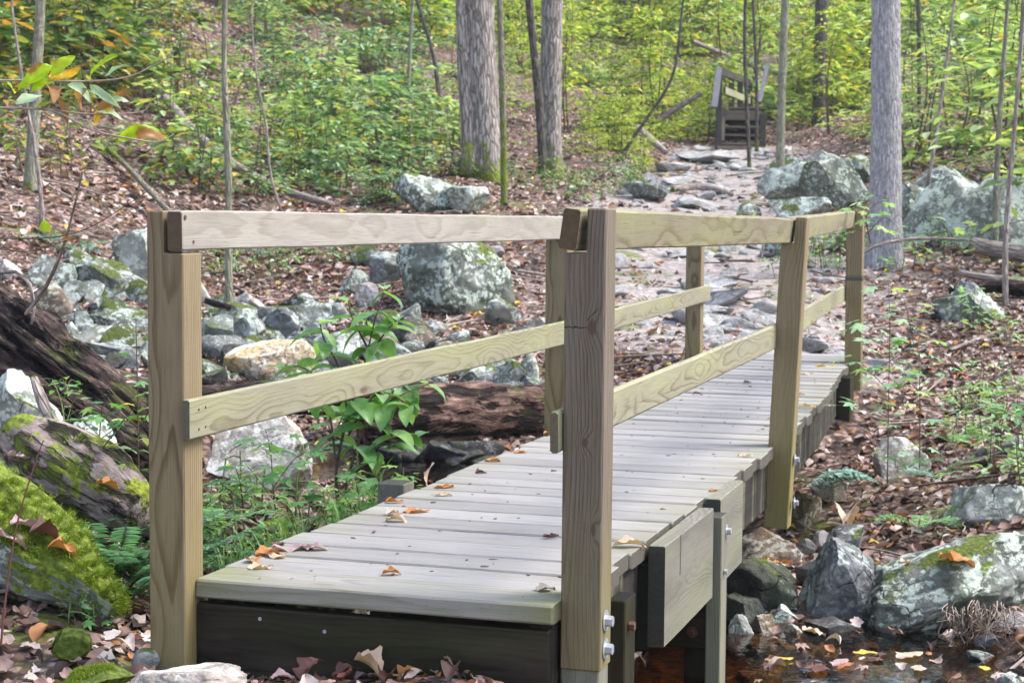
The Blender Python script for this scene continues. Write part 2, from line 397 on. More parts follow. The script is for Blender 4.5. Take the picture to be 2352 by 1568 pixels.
# stringers, fascia, piers
for xx in (.035, .80):
    pts = [(-.0, .085), (0, 3.0), (0, 6.6)]
    ys = [.085, 1.6, 3.1, 4.7, 6.7]
    for a_, b_ in zip(ys[:-1], ys[1:]):
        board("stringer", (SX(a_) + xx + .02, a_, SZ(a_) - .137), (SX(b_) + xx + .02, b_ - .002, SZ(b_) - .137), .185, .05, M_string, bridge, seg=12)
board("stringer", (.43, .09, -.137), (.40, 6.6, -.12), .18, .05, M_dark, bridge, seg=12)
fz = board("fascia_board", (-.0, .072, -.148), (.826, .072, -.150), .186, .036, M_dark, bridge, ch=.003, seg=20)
for px, py in ((655, 2070), (877, 2087), (1095, 2130)):
    q = plane(px * 2352 / 3456, py * 2352 / 3456, 1, .0535); nail((q[0], .0535, q[2]), (0, -1, 0), fz, .0045, M_zinc)
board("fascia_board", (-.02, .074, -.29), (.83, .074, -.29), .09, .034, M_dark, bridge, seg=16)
# splice blocks on the right side
sc1 = board("splice_board", (.878, .86, -.142), (.878, 1.50, -.142), .262, .044, M_greyb, bridge, seg=20)
bm = bmesh.new()
board("splice_block", (.838, .865, -.17), (.838, 1.48, -.17), .22, .036, M_dark, bridge)
board("saw_slot", (.9002, 1.045, -.012), (.9002, 1.045, -.118), .012, .002, M_ink, sc1, up=(0, 1, 0), ch=.0003, seg=2)
board("splice_board", (.876, 1.62, -.135), (.872, 2.02, -.135), .262, .044, M_greyb, bridge, seg=14)
p1 = board("pier_post", (.897, 1.575, -.042), (.897, 1.575, -1.0), .090, .045, M_greyb, bridge, up=(0, 1, 0), seg=12)
bolt((.9195, 1.60, -.094), (1, 0, 0), p1, .0105); bolt((.9195, 1.565, -.208), (1, 0, 0), p1, .008, False)
bolt((.8985, 1.66, -.19), (1, 0, 0), sc1, .008)
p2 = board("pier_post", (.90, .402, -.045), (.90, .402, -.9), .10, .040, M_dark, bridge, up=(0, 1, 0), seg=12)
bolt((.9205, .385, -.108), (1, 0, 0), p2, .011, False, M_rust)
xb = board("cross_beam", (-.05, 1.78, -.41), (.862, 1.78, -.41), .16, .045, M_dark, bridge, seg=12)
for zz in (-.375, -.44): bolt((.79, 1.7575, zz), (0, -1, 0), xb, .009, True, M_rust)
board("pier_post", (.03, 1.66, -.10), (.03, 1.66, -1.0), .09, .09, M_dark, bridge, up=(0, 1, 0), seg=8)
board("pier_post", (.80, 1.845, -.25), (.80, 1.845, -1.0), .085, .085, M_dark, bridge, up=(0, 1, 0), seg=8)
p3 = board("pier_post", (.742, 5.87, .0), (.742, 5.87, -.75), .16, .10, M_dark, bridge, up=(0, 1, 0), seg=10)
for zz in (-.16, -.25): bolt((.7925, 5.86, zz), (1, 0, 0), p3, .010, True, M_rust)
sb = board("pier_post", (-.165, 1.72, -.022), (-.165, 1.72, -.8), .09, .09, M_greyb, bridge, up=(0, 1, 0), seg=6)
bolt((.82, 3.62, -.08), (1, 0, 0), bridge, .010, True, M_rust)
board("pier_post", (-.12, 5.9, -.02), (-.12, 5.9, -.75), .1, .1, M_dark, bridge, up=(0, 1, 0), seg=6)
# ------------------------------------------------------------------ terrain
CP = [  # pixel u, v and depth of ground points
 (0,1568,3.9),(300,1568,3.9),(900,1568,3.95),(1250,1568,3.9),(-500,1568,3.9),(-500,1200,5.2),
 (2700,1560,5.2),(2700,1300,6.6),
 (1850,1470,5.95),(1760,1330,6.5),(1930,1260,7.1),(2010,1160,7.8),(1860,1130,8.0),(1940,1065,8.8),
 (2200,1250,6.9),(2352,1180,7.1),(2060,1010,9.0),(2352,1010,8.5),(2100,900,10.),(2000,850,10.4),(2352,850,10.2),
 (1990,720,12),(2200,720,12),(2352,660,12.6),(2100,620,13.7),(2352,575,14.4),(2700,600,14),(2700,900,9.5),
 (2200,560,15),(2200,420,19),(2352,420,18.5),(2700,380,18),
 (1800,812,9.75),(1700,775,10.4),(1600,705,12),(1750,650,13.4),(1650,565,16),(1600,485,19),(1700,430,22),(1700,375,26),(1700,342,29),(1900,360,26),
 (1700,200,38),(1800,60,48),(1800,-100,62),(2100,300,27),(2300,300,25),(2300,150,38),(2300,0,52),(2700,200,34),(2700,0,48),
 (1100,415,20.5),(980,482,17.5),(1250,405,22.5),(1100,600,13.5),(1050,720,11.6),(1250,650,13),(1400,600,14.5),(1400,440,21),
 (1000,1010,8.9),(850,1010,8.8),(1150,985,9.1),(1200,890,9.9),(1000,850,10.4),(1300,800,10.6),(1350,700,12),
 (700,645,13),(500,570,15),(300,610,13),(200,680,11.3),(200,800,9.6),(60,760,10),(100,900,8.6),(600,870,9.6),(700,950,9.2),(500,1010,8.4),
 (300,980,7.9),(100,1010,7.3),(350,1120,6.4),(600,1120,6.9),(600,1250,5.6),(800,1170,6.6),(950,1120,7.6),(420,1250,5.5),(250,1300,4.8),
 (60,1180,5.4),(200,1420,4.3),(0,1300,4.7),(-500,1000,7),(-500,800,9),(-500,500,13),
 (60,560,12.6),(0,430,15),(0,300,17.5),(300,420,17),(600,430,18.5),(800,445,19),(0,110,23),(300,110,26),(600,210,27),(850,210,30),(600,0,36),(0,-110,31),(300,300,20),(600,320,22),(850,350,22.5),
 (1200,110,42),(1200,-100,56),(1500,200,40),(1500,50,50),(1450,335,27.5),(-500,200,20),(-500,0,28),(300,-100,38),(900,-100,48)]
cpw = [W(*c) for c in CP]
cpw += [np.array(p, float) for p in [(.4,1.0,-.62),(.4,2.0,-.72),(.4,3.2,-.72),(.4,4.2,-.62),(.3,5.2,-.5),(.3,6.4,-.12),(-.4,1.1,-.48),(-.35,2.2,-.52),(-.5,3.6,-.5),(1.0,1.2,-.60),(1.3,.8,-.72),(1.3,1.6,-.72),(1.0,2.0,-.74),
  (.4,.35,-.26),(-.1,.4,-.3),(.9,.4,-.50),(1.5,-.2,-.62),(2.6,.3,-.6),(.4,-.3,-.185),(.9,-.3,-.24),(2,-3,-.3),(0,-4,-.3),(4,-3,-.3),(4.5,-1,-.42),(-3,-3,-.1),(-4,0,.1),(6,1,.1),(6,4,.5),(0,-12,-.5),(14,-8,0),(-14,-8,1.2),(14,8,2.2),(-18,12,4.5)]]
cpw += [plane(u, v, 2, z) for u, v, z in ((1750, 1530, -.68), (1900, 1520, -.68), (2050, 1515, -.67), (2150, 1530, -.68), (1950, 1568, -.70), (1720, 1620, -.70), (2000, 1700, -.70), (2200, 1620, -.68), (2290, 1500, -.57), (2352, 1560, -.57))]
cpw = np.array(cpw)
def tps_fit(P, z, lam):
    n = len(P); d = np.linalg.norm(P[:, None] - P[None], axis=-1)
    K = d ** 2 * np.log(d + 1e-9) + lam * np.eye(n) * 1.0
    A = np.zeros((n + 3, n + 3)); A[:n, :n] = K; A[:n, n] = 1; A[:n, n + 1:] = P; A[n, :n] = 1; A[n + 1:, :n] = P.T
    return np.linalg.solve(A, np.concatenate([z, [0, 0, 0]]))
# work in a log-radial frame so that near detail and far slopes share one smooth fit
def warp(x, y):
    dx, dy = np.asarray(x, float) - CAM[0], np.asarray(y, float) - CAM[1]; r = np.hypot(dx, dy) + 1e-6
    k = np.log1p(r / 4.) * 4 / r
    return np.stack([dx * k, dy * k], -1)
_P = warp(cpw[:, 0], cpw[:, 1]); _c = tps_fit(_P, cpw[:, 2], .02)
def hbase(x, y):
    Q = warp(x, y); sh = Q.shape[:-1]; Q = Q.reshape(-1, 2); out = np.empty(len(Q))
    for i in range(0, len(Q), 20000):
        q = Q[i:i + 20000]; d = np.linalg.norm(q[:, None] - _P[None], axis=-1)
        out[i:i + 20000] = (d ** 2 * np.log(d + 1e-9)) @ _c[:-3] + _c[-3] + q @ _c[-2:]
    return out.reshape(sh)
CHAN = np.array([W(1000, 1075, 7.9)[:2], W(860, 1050, 8.2)[:2], W(680, 1010, 8.0)[:2], W(460, 1030, 7.7)[:2], W(260, 960, 7.6)[:2], W(60, 900, 7.5)[:2], W(-200, 850, 7.4)[:2]])
def chan(x, y):
    best = np.full(np.shape(x), 9.)
    for a, b in zip(CHAN[:-1], CHAN[1:]):
        ab = b - a; t = np.clip(((x - a[0]) * ab[0] + (y - a[1]) * ab[1]) / (ab @ ab), 0, 1)
        best = np.minimum(best, np.hypot(x - a[0] - t * ab[0], y - a[1] - t * ab[1]))
    return best
def hgt(x, y):
    x = np.asarray(x, float); y = np.asarray(y, float); h = hbase(x, y) - .34 * np.exp(-(chan(x, y) / .42) ** 2)
    r = np.hypot(x - CAM[0], y - CAM[1]); a = np.clip((r - 3) / 16, .12, 1)
    P3 = np.stack([x, y, 0 * x], -1)
    return h + .10 * a * fbm(P3 * .55, 3, 11) + .035 * np.clip(a * 2, .3, 1) * fbm(P3 * 2.7, 3, 21) + .010 * fbm(P3 * 11, 2, 31)
def hit(u, v):
    D = np.geomspace(2.6, 90, 900); P = CAM + D[:, None] * ray(u, v)
    below = P[:, 2] < hgt(P[:, 0], P[:, 1])
    i = int(np.argmax(below)) if below.any() else len(D) - 1
    i = max(i, 1); a, b = D[i - 1], D[i]
    for _ in range(12):
        m_ = (a + b) / 2; p = CAM + m_ * ray(u, v)
        if p[2] < float(hgt(p[0], p[1])): b = m_
        else: a = m_
    return CAM + b * ray(u, v), b
def gnorm(x, y, e=.06):
    gx = (hgt(x + e, y) - hgt(x - e, y)) / (2 * e); gy = (hgt(x, y + e) - hgt(x, y - e)) / (2 * e)
    n = np.stack([-gx, -gy, np.ones_like(gx)], -1); return n / np.linalg.norm(n, axis=-1, keepdims=True)
# path (up to the far stair)
path_px = [(1790,800),(1690,745),(1640,690),(1690,620),(1640,560),(1580,500),(1600,460),(1680,420),(1690,380),(1700,345)]
PATH = np.array([hit(*p)[0][:2] for p in path_px]); PATHW = np.array([.8, 1.0, 1.3, 1.4, 1.4, 1.3, 1.3, 1.2, 1.1, 1.0])
def pathdist(x, y):
    """signed path mask, 1 in the middle of the trodden path, 0 outside"""
    best = np.zeros(np.shape(x))
    for i in range(len(PATH) - 1):
        a, b = PATH[i], PATH[i + 1]; ab = b - a; L = ab @ ab
        t = np.clip(((x - a[0]) * ab[0] + (y - a[1]) * ab[1]) / L, 0, 1)
        d = np.hypot(x - a[0] - t * ab[0], y - a[1] - t * ab[1]); w_ = PATHW[i] + (PATHW[i + 1] - PATHW[i]) * t
        best = np.maximum(best, np.clip(1.35 - d / w_, 0, 1))
    return best
# leaf litter ground material
def litter_nodes(s, pos, sc=16):
    v1 = s.n("TexVoronoi", {'Vector': s.vadd(pos, s.n("VectorMath", [s.noise(pos, 9, 3, col=True), (.05, .05, .05)], operation='MULTIPLY').outputs[0]), 'Scale': sc}, feature='F1')
    cr = s.sep(v1.outputs[1])
    c1 = s.ramp(cr[0], [(0, (.08, .05, .04)), (.18, (.19, .11, .09)), (.38, (.31, .20, .165)), (.56, (.39, .27, .23)), (.74, (.46, .34, .29)), (.88, (.42, .22, .10)), (1, (.56, .47, .42))], 'CONSTANT')
    vein = s.noise(pos, 60, 3)
    c1 = s.mix(1, c1, s.ramp(vein, [(.3, .65), (.7, 1.2)]), 'MULTIPLY')
    edge = s.sm(v1.outputs[0], .25, .62)
    c1 = s.mix(s.mul(edge, .85), c1, (.018, .012, .010))  # cell borders darkened: shade between leaves put into the colour
    hgt_ = s.math('SUBTRACT', s.mul(cr[1], .9), v1.outputs[0])
    return c1, hgt_
def mk_ground():
    s = NT("forest_floor"); pos = s.n("NewGeometry").outputs['Position']
    lit, h = litter_nodes(s, pos, 15)
    lit2, h2 = litter_nodes(s, s.vadd(pos, (3.1, 7.7, 1.3)), 27)
    pk = s.sm(s.noise(pos, 7, 3), .42, .58); lit = s.mix(pk, lit, lit2)
    at = s.n("Attribute", attribute_name='path').outputs['Fac']; wet = s.n("Attribute", attribute_name='wet').outputs['Fac']
    soil = s.ramp(s.noise(pos, 14, 6, .65), [(.3, (.18, .15, .14)), (.5, (.36, .315, .295)), (.7, (.52, .475, .455))])
    dn = s.noise(pos, 3.2, 4)
    pf = s.math('MULTIPLY', s.sm(s.add(s.mul(at, .75), s.mul(dn, .5)), .42, .72), .80)
    col = s.mix(pf, lit, soil)
    # bare dark soil showing in places
    col = s.mix(s.mul(s.sm(s.noise(pos, 1.6, 4), .60, .74), .75), col, (.06, .042, .034))
    mossm = s.mul(s.sm(s.noise(pos, 1.3, 5, .6), .57, .66), s.math('SUBTRACT', .85, s.mul(wet, .6)))
    moss = s.ramp(s.noise(pos, 45, 4), [(.3, (.045, .06, .010)), (.6, (.14, .17, .025)), (.8, (.26, .28, .06))])
    col = s.mix(mossm, col, moss)
    wetc = s.ramp(s.vor(pos, 26, out=1), [(0, (.012, .010, .009)), (.5, (.035, .022, .014)), (1, (.10, .055, .03))])
    col = s.mix(wet, col, wetc)
    hh = s.add(s.mul(h, .5), s.add(s.mul(h2, .3), s.mul(s.noise(pos, 50, 4), .4)))
    rough = s.math('SUBTRACT', .9, s.mul(wet, .45))
    return s.fin(col, rough, s.bump(hh, .9, .03), .3)
M_ground = mk_ground()
# polar sheet round the camera: fine in front, coarse behind, out to the horizon
fwd = math.atan2(Fv[1], Fv[0])
a1 = np.linspace(-.52, .52, 620); a2 = np.linspace(.52, 2 * math.pi - .52, 90)[1:-1]
ang = fwd + np.concatenate([a1, a2]); rad = np.concatenate([[.02, .5, 1., 1.5, 2.], np.geomspace(2.4, 60, 620), [66, 75, 90, 118]])
A_, R_ = np.meshgrid(ang, rad); gx, gy = CAM[0] + R_ * np.cos(A_), CAM[1] + R_ * np.sin(A_)
gz = hgt(gx, gy)
far = np.clip((R_ - 55) / 60, 0, 1); r60 = np.minimum(R_, 60)
zz60 = hgt(CAM[0] + r60 * np.cos(A_), CAM[1] + r60 * np.sin(A_)); gz = np.where(R_ > 60, zz60 + (R_ - 60) * .12, gz)
nr, na = R_.shape; V = np.stack([gx, gy, gz], -1).reshape(-1, 3)
i_, j_ = np.meshgrid(np.arange(nr - 1), np.arange(na), indexing='ij'); j2 = (j_ + 1) % na
Q = np.stack([i_ * na + j_, i_ * na + j2, (i_ + 1) * na + j2, (i_ + 1) * na + j_], -1)[..., ::-1].reshape(-1, 4)
me = np_mesh("ground", V, Q.ravel(), np.full(len(Q), 4))
pm = pathdist(gx, gy).ravel()
WATER_Z = -.59
wet = np.clip((-.50 - gz) / .10, 0, 1).ravel()
# upstream pools stay wet; same dark tone paints shade in the log hollows
wet = np.maximum(wet, np.clip(1.9 - chan(gx, gy).ravel() / .38, 0, 1))
for (u, v, r_) in [(560, 830, .5), (330, 830, .5), (850, 800, .4)]:
    q, _ = hit(u, v); d = np.hypot(gx - q[0], gy - q[1]).ravel(); wet = np.maximum(wet, np.clip(1.5 - d / r_, 0, 1) * .9)
for nme, arr in (('path', pm), ('wet', wet)):
    at = me.attributes.new(nme, 'FLOAT', 'POINT'); at.data.foreach_set('value', arr.astype(np.float32))
g = link("ground", me, M_ground); tag(g, kind='structure')
# water of the stream
def mk_water():
    s = NT("stream_water"); pos = s.n("NewGeometry").outputs['Position']
    nb = s.bump(s.noise(pos, 14, 3, .5, .4), .35, .01)
    fr = s.n("Fresnel", {'IOR': 1.33, 'Normal': nb}).outputs[0]
    tr = s.n("BsdfTransparent", [(.72, .47, .28, 1)]); gl = s.n("BsdfGlossy", {'Color': (1, 1, 1, 1), 'Roughness': .04, 'Normal': nb})
    mx = s.n("MixShader", [s.math('MULTIPLY', fr, 1.3, clamp=True), tr, gl]); s.t.links.new(mx.outputs[0], s.out.inputs[0]); return s.m
M_water = mk_water()
def water_sheet(cx, cy, rx, ry, z):
    n = 48; V = [(cx, cy, z)]; F = []
    for i in range(n):
        a = 2 * math.pi * i / n; k = 1 + .12 * math.sin(3 * a + 1) + .06 * math.sin(7 * a)
        V.append((cx + rx * k * math.cos(a), cy + ry * k * math.sin(a), z))
    for i in range(n): F.append((0, 1 + i, 1 + (i + 1) % n))
    o = link("stream_water", faces_mesh("stream_water", V, F), M_water); tag(o, kind='structure'); return o
water_sheet(1.6, 1.7, 3.4, 2.1, WATER_Z)
q, _ = hit(960, 1062); water_sheet(q[0], q[1], .9, .9, q[2] + .03)

# ------------------------------------------------------------------ rocks
def mk_rock(name, dark, mid, light, lich=(.60, .63, .55), la=.5, moss=.4, warm=None, vein=0, mossc=(.10, .13, .02), speck=.6):
    s = NT(name); tc = s.n("TexCoord"); geo = s.n("NewGeometry"); r = s.n("ObjectInfo").outputs['Random']
    p = s.vadd(tc.outputs['Object'], s.vec(s.mul(r, 37), s.mul(r, 11), s.mul(r, 23)))
    n1 = s.noise(p, 7, 7, .65, .6); col = s.ramp(n1, [(.28, dark), (.5, mid), (.72, light)])
    if warm: col = s.mix(s.sm(s.noise(p, 4.3, 4), .45, .62), col, warm)
    if vein:
        rv = s.n("TexWave", {'Vector': p, 'Scale': 5, 'Distortion': 14, 'Detail': 4, 'Detail Scale': 1.5}).outputs[1]
        col = s.mix(s.mul(s.sm(rv, .35, .12), vein), col, [c * .45 for c in mid])
    gg = s.sm(s.noise(s.vadd(p, (9, 2, 4)), 3.1, 4), .46, .62); col = s.mix(s.mul(gg, .55), col, s.mix(.5, col, (.10, .14, .06)))
    # crusty lichen in blotches with crisp edges
    nl = s.add(s.mul(s.noise(p, 6, 5, .6), .65), s.mul(s.noise(p, 31, 4, .6), .35))
    up = s.sep(geo.outputs['Normal'])[2]
    lf = s.sm(s.add(nl, s.mul(up, .05)), .60 - la * .16, .635 - la * .16)
    lc = s.mix(s.noise(p, 13, 3), [c * .72 for c in lich], [min(1, c * 1.2) for c in lich])
    col = s.mix(s.mul(lf, .85), col, lc)
    vl = s.vor(s.vadd(p, s.n("VectorMath", [s.noise(p, 22, 4, col=True), (.10, .10, .10)], operation='MULTIPLY').outputs[0]), 24); vs = s.mul(s.sm(vl, .46, .32), s.sm(s.noise(p, 4, 3), .40, .52))
    col = s.mix(s.mul(vs, speck), col, [min(1, c * 1.15) for c in lich])
    nm = s.add(s.mul(s.noise(s.vadd(p, (5, 5, 5)), 4, 6, .65), .8), s.mul(up, .16))
    mf = s.sm(nm, .64 - moss * .22, .70 - moss * .22)
    mc = s.ramp(s.noise(p, 70, 4), [(.3, [c * .35 for c in mossc]), (.55, mossc), (.8, [c * 2.0 for c in mossc])])
    col = s.mix(mf, col, mc)
    crk = s.vor(s.vadd(p, s.n("VectorMath", [s.noise(p, 5, 4, col=True), (.25, .25, .25)], operation='MULTIPLY').outputs[0]), 4.5, 'DISTANCE_TO_EDGE'); cf = s.mul(s.sm(crk, .022, .0), s.sm(s.noise(p, 3.3, 2), .52, .66))
    col = s.mix(s.mul(cf, .8), col, (.02, .02, .018))
    fac = s.n('TexVoronoi', {'Vector': p, 'Scale': 9}, feature='SMOOTH_F1').outputs[0]
    h = s.add(s.mul(s.noise(p, 22, 7, .7), .8), s.add(s.mul(cf, -.9), s.mul(fac, .8)))
    h = s.add(h, s.add(s.mul(mf, .25), s.mul(s.noise(p, 120, 3), .15)))
    return s.fin(col, .88, s.bump(h, .8, .02), .25)
RM = dict(
 L=mk_rock("lichened_rock", (.04, .045, .035), (.13, .14, .12), (.27, .28, .26), (.46, .52, .45), .30, .42, speck=.7),
 G=mk_rock("grey_rock", (.05, .053, .058), (.145, .15, .155), (.27, .28, .28), (.42, .47, .43), .3, .3, speck=.3),
 D=mk_rock("dark_wet_rock", (.018, .018, .020), (.05, .048, .047), (.11, .105, .10), (.2, .21, .2), .05, .25, speck=.1),
 B=mk_rock("brown_rock", (.06, .045, .035), (.15, .115, .09), (.26, .21, .17), (.4, .4, .34), .15, .15, warm=(.17, .12, .07)),
 T=mk_rock("tan_rock", (.16, .11, .07), (.40, .32, .22), (.58, .50, .40), (.70, .68, .60), .25, .05, warm=(.55, .38, .20), vein=.7),
 P=mk_rock("pinkish_grey_rock", (.14, .12, .10), (.36, .32, .28), (.54, .49, .46), (.66, .64, .60), .3, .2, vein=.3),
 M=mk_rock("mossy_rock", (.06, .065, .06), (.15, .16, .15), (.26, .27, .26), (.45, .5, .45), .4, .75, mossc=(.08, .105, .02)),
 X=mk_rock("bright_moss_rock", (.08, .085, .08), (.18, .19, .18), (.3, .32, .32), (.55, .6, .58), .3, 1.3, mossc=(.15, .20, .025)),
 Y=mk_rock("moss_hummock", (.08, .085, .08), (.18, .19, .18), (.3, .32, .32), (.55, .6, .58), .0, 2.6, mossc=(.10, .14, .02), speck=0),
 W=mk_rock("white_rock", (.09, .10, .08), (.26, .27, .24), (.45, .46, .43), (.60, .66, .58), .55, .45),
 S=mk_rock("path_stone", (.13, .12, .12), (.29, .275, .275), (.46, .44, .44), (.46, .46, .45), .2, .1, speck=.2),
)
_ico = {}
def ico(n):
    if n not in _ico:
        bm = bmesh.new(); bmesh.ops.create_icosphere(bm, subdivisions=n, radius=1)
        _ico[n] = (np.array([v.co[:] for v in bm.verts]), [[v.index for v in f.verts] for f in bm.faces]); bm.free()
    return _ico[n]
def rock_mesh(name, size, seed, sub=4, planes=11, rough=.09, ang=.8, dmin=.5):
    r = np.random.default_rng(seed); V, F = ico(sub); V = V.copy(); V *= 1.25
    for k in range(planes):
        n = r.normal(size=3); n /= np.linalg.norm(n); d = r.uniform(dmin, .92)
        e = np.maximum(0, V @ n - d); V -= e[:, None] * n * min(1, ang + .1)
    V *= 1 + rough * 1.2 * fbm(V * 1.7 + seed * 1.3, 4, seed % 97)[:, None]
    rid = 1 - np.abs(fbm(V * 3.1 + seed, 3, seed % 89)) * 2
    V *= 1 - rough * .55 * np.clip(rid - .72, 0, 1)[:, None] * 2
    V += rough * .35 * np.stack([fbm(V * 6 + 3.3 * i, 3, i + 3) for i in range(3)], -1)
    lo, hi = V.min(0), V.max(0); V = (V - (lo + hi) / 2) / (hi - lo) * np.array(size)
    return faces_mesh(name, V, F, True)
def rock(u, vb, wpx, hpx, typ, label, D=None, cat='rock', name='rock', depth=.8, tilt=0, seed=None, sub=5, rough=.11, planes=12, group=None, ang=.9, sink=.25, yaw=None, dmin=.5):
    """a rock whose foot is seen at pixel (u, vb) on the ground, wpx wide and hpx high"""
    if D is None: p, D = hit(u, vb)
    sx = wpx / FPX * D; sz = hpx / FPX * D; sy = sx * depth
    c = W(u, vb - hpx * (.5 - sink / 2), D + sy * .35)
    seed = seed if seed is not None else int(rng.integers(1e6))
    me = rock_mesh(name, (sx, sy, sz * (1 + sink)), seed, sub, planes, rough, ang, dmin)
    o = link(name, me, RM[typ]); o.location = c
    o.rotation_euler = (0, math.radians(tilt), YAW + (yaw if yaw is not None else 0))
    tag(o, label, cat, group); return o
# ------------------------------------------------------------------ rock placement
rock(1048, 722, 285, 190, 'L', "largest boulder, round and speckled with pale lichen, behind the left railing", cat='boulder', name='boulder', seed=3, sub=6, rough=.13, ang=.8, dmin=.6)
rock(978, 486, 150, 92, 'L', "blue-grey boulder at the foot of the big furrowed tree trunk", cat='boulder', name='boulder', seed=14, sub=5)
rock(1072, 492, 108, 66, 'W', "pale low boulder leaning against the blue-grey one beside the big trunk", cat='boulder', name='boulder', seed=8, sub=5)
rock(892, 655, 88, 78, 'G', "layered grey rock on the left flank of the largest boulder", seed=5, sub=5)
rock(812, 678, 70, 62, 'M', "small mossy rock left of the layered grey rock", seed=21)
rock(846, 612, 84, 52, 'M', "dark mossy rock just under the left top rail", seed=22)
rock(1158, 748, 92, 66, 'W', "pale angular rock by the right foot of the largest boulder", seed=31, planes=7, ang=1)
rock(1118, 706, 50, 40, 'P', "small pinkish rock between the largest boulder and the pale angular rock", seed=35)
rock(620, 878, 215, 98, 'T', "broad tan boulder with brown veins above the rotten log", cat='boulder', name='boulder', seed=41, sub=6, rough=.06, ang=.55, dmin=.65)
rock(770, 850, 120, 90, 'W', "pale grey rock tucked against the right of the tan boulder", seed=42, sub=5)
rock(600, 1135, 240, 195, 'P', "large pinkish grey boulder under the left lower rail", cat='boulder', name='boulder', seed=43, sub=6, rough=.08)
rock(492, 792, 92, 76, 'G', "slanting grey slab right of the near left post", seed=44, planes=6, ang=1, tilt=14)
rock(572, 786, 76, 62, 'G', "blocky grey rock right of the slanting slab", seed=45, planes=7, ang=1)
rock(648, 778, 88, 74, 'G', "sharp-edged grey rock above the tan boulder", seed=46, planes=7, ang=1)
rock(612, 742, 52, 40, 'G', "small sharp grey rock behind the sharp-edged one", seed=47, planes=6, ang=1)
rock(722, 762, 90, 78, 'W', "whitish lichened rock behind the broad-leaved shrub", seed=48, sub=5)
rock(680, 716, 84, 44, 'M', "low mossy rock with a pale flat face below the litter bank", seed=49)
rock(575, 712, 84, 40, 'P', "flat pinkish rock right of the slender left tree", seed=50)
rock(845, 700, 66, 52, 'P', "pale rounded rock behind the top of the broad-leaved shrub", seed=51)
rock(958, 792, 104, 66, 'D', "dark slanted rock right of the broad-leaved shrub", seed=52, planes=7, ang=1)
rock(1035, 800, 90, 42, 'G', "flat grey rock below the largest boulder", seed=53)
rock(1105, 895, 104, 62, 'M', "greenish rock under the left lower rail above the reddish log", seed=54, planes=8, ang=1)
rock(1168, 900, 90, 74, 'M', "green-topped angular rock between the log and the middle left post", seed=55, planes=7, ang=1)
rock(1212, 892, 52, 84, 'W', "upright pale pointed rock beside the middle left post", seed=56, planes=6, ang=1)
rock(1022, 868, 72, 46, 'G', "grey rock resting over the reddish log's left end", seed=57)
# left cascade
rock(120, 668, 118, 86, 'L', "grey slab with a dark overhang at the top of the left cascade", seed=61, sub=5, planes=7, ang=1, tilt=-8)
rock(235, 672, 150, 78, 'M', "long green-mottled slab leaning right in the left cascade", seed=62, sub=5, planes=8, ang=1, tilt=14)
rock(312, 640, 112, 118, 'W', "tall white-lichened rock at the upper right of the left cascade", seed=63, sub=5)
rock(112, 732, 124, 88, 'B', "rounded brown rock with moss behind the leaning dead stick", seed=64, sub=5)
rock(228, 722, 62, 34, 'G', "small grey rock in the leafy gap of the left cascade", seed=65)
rock(262, 752, 170, 44, 'L', "flat layered ledge stone across the left cascade", seed=66, sub=5, planes=9)
rock(262, 806, 190, 58, 'L', "thick pale-edged ledge stone below the flat layered one", seed=67, sub=5, planes=8, ang=1)
rock(196, 768, 66, 58, 'G', "grey block at the left end of the ledge stones", seed=68)
rock(168, 772, 26, 34, 'W', "small pointed whitish stone above the dark log", seed=69, planes=6, ang=1, sub=3)
rock(248, 846, 120, 40, 'D', "dark mossy stone at the pool edge below the ledge", seed=70)
rock(338, 842, 52, 60, 'G', "grey stone against the near left post's left side", seed=71)
rock(18, 640, 80, 46, 'P', "pale stone at the left edge above the dead roots", seed=72)
rock(352, 705, 70, 60, 'D', "dark rounded stone just left of the near left post", seed=73)
rock(410, 590, 60, 70, 'G', "grey stone seen between the near left post and the slender tree", seed=74)
for k, a in enumerate([(540, 752, 110, 60, 'M', "mossy grey slab behind the blocky grey rock"), (452, 700, 70, 60, 'P', "pale stone behind the slanting grey slab"), (60, 770, 120, 70, 'B', "brown boulder at the left edge over the rotten log"), (160, 700, 90, 60, 'M', "greenish block in the middle of the left cascade"), (330, 700, 100, 60, 'M', "dark mossy block below the tall white-lichened rock"),
   (700, 840, 90, 70, 'G', "grey block between the tan boulder and the pale grey rock"), (540, 850, 80, 60, 'D', "dark block at the tan boulder's left foot"), (880, 770, 90, 60, 'M', "mossy wedge behind the broad-leaved shrub's crown"), (930, 745, 80, 50, 'G', "grey wedge below the layered grey rock"), (1000, 770, 70, 36, 'P', "flat pale stone below the largest boulder"),
   (420, 850, 90, 70, 'D', "dark block seen just right of the near left post"), (1240, 760, 60, 34, 'P', "low pale stone left of the middle left post"), (1290, 620, 60, 34, 'P', "pale stone right of the largest boulder"), (1130, 590, 60, 26, 'S', "dark flat stone above the largest boulder's right shoulder")]):
    rock(*a[:6], seed=240 + k, planes=8, ang=1)
# left front
rock(72, 1085, 215, 240, 'W', "white and green lichened boulder behind the dead stub at the left edge", D=6.0, cat='boulder', name='boulder', seed=81, sub=6, rough=.08)
rock(205, 1110, 130, 160, 'W', "second lichened boulder, lower, right of the dead stub", D=6.15, cat='boulder', name='boulder', seed=82, sub=6)
rock(430, 1612, 285, 92, 'P', "flat grey stone in the foreground at the foot of the near left post", D=3.45, seed=84, sub=6, planes=9)
rock(335, 1560, 78, 76, 'G', "split grey stone just left of the near left post's foot", D=3.95, seed=85, planes=6, ang=1)
rock(165, 1500, 96, 60, 'Y', "small dark green moss hummock in the foreground litter", D=4.0, seed=86, rough=.05, planes=3, dmin=.8)
rock(232, 1575, 150, 44, 'Y', "low bright moss patch stone at the bottom left", D=3.7, seed=87, rough=.08, planes=3)
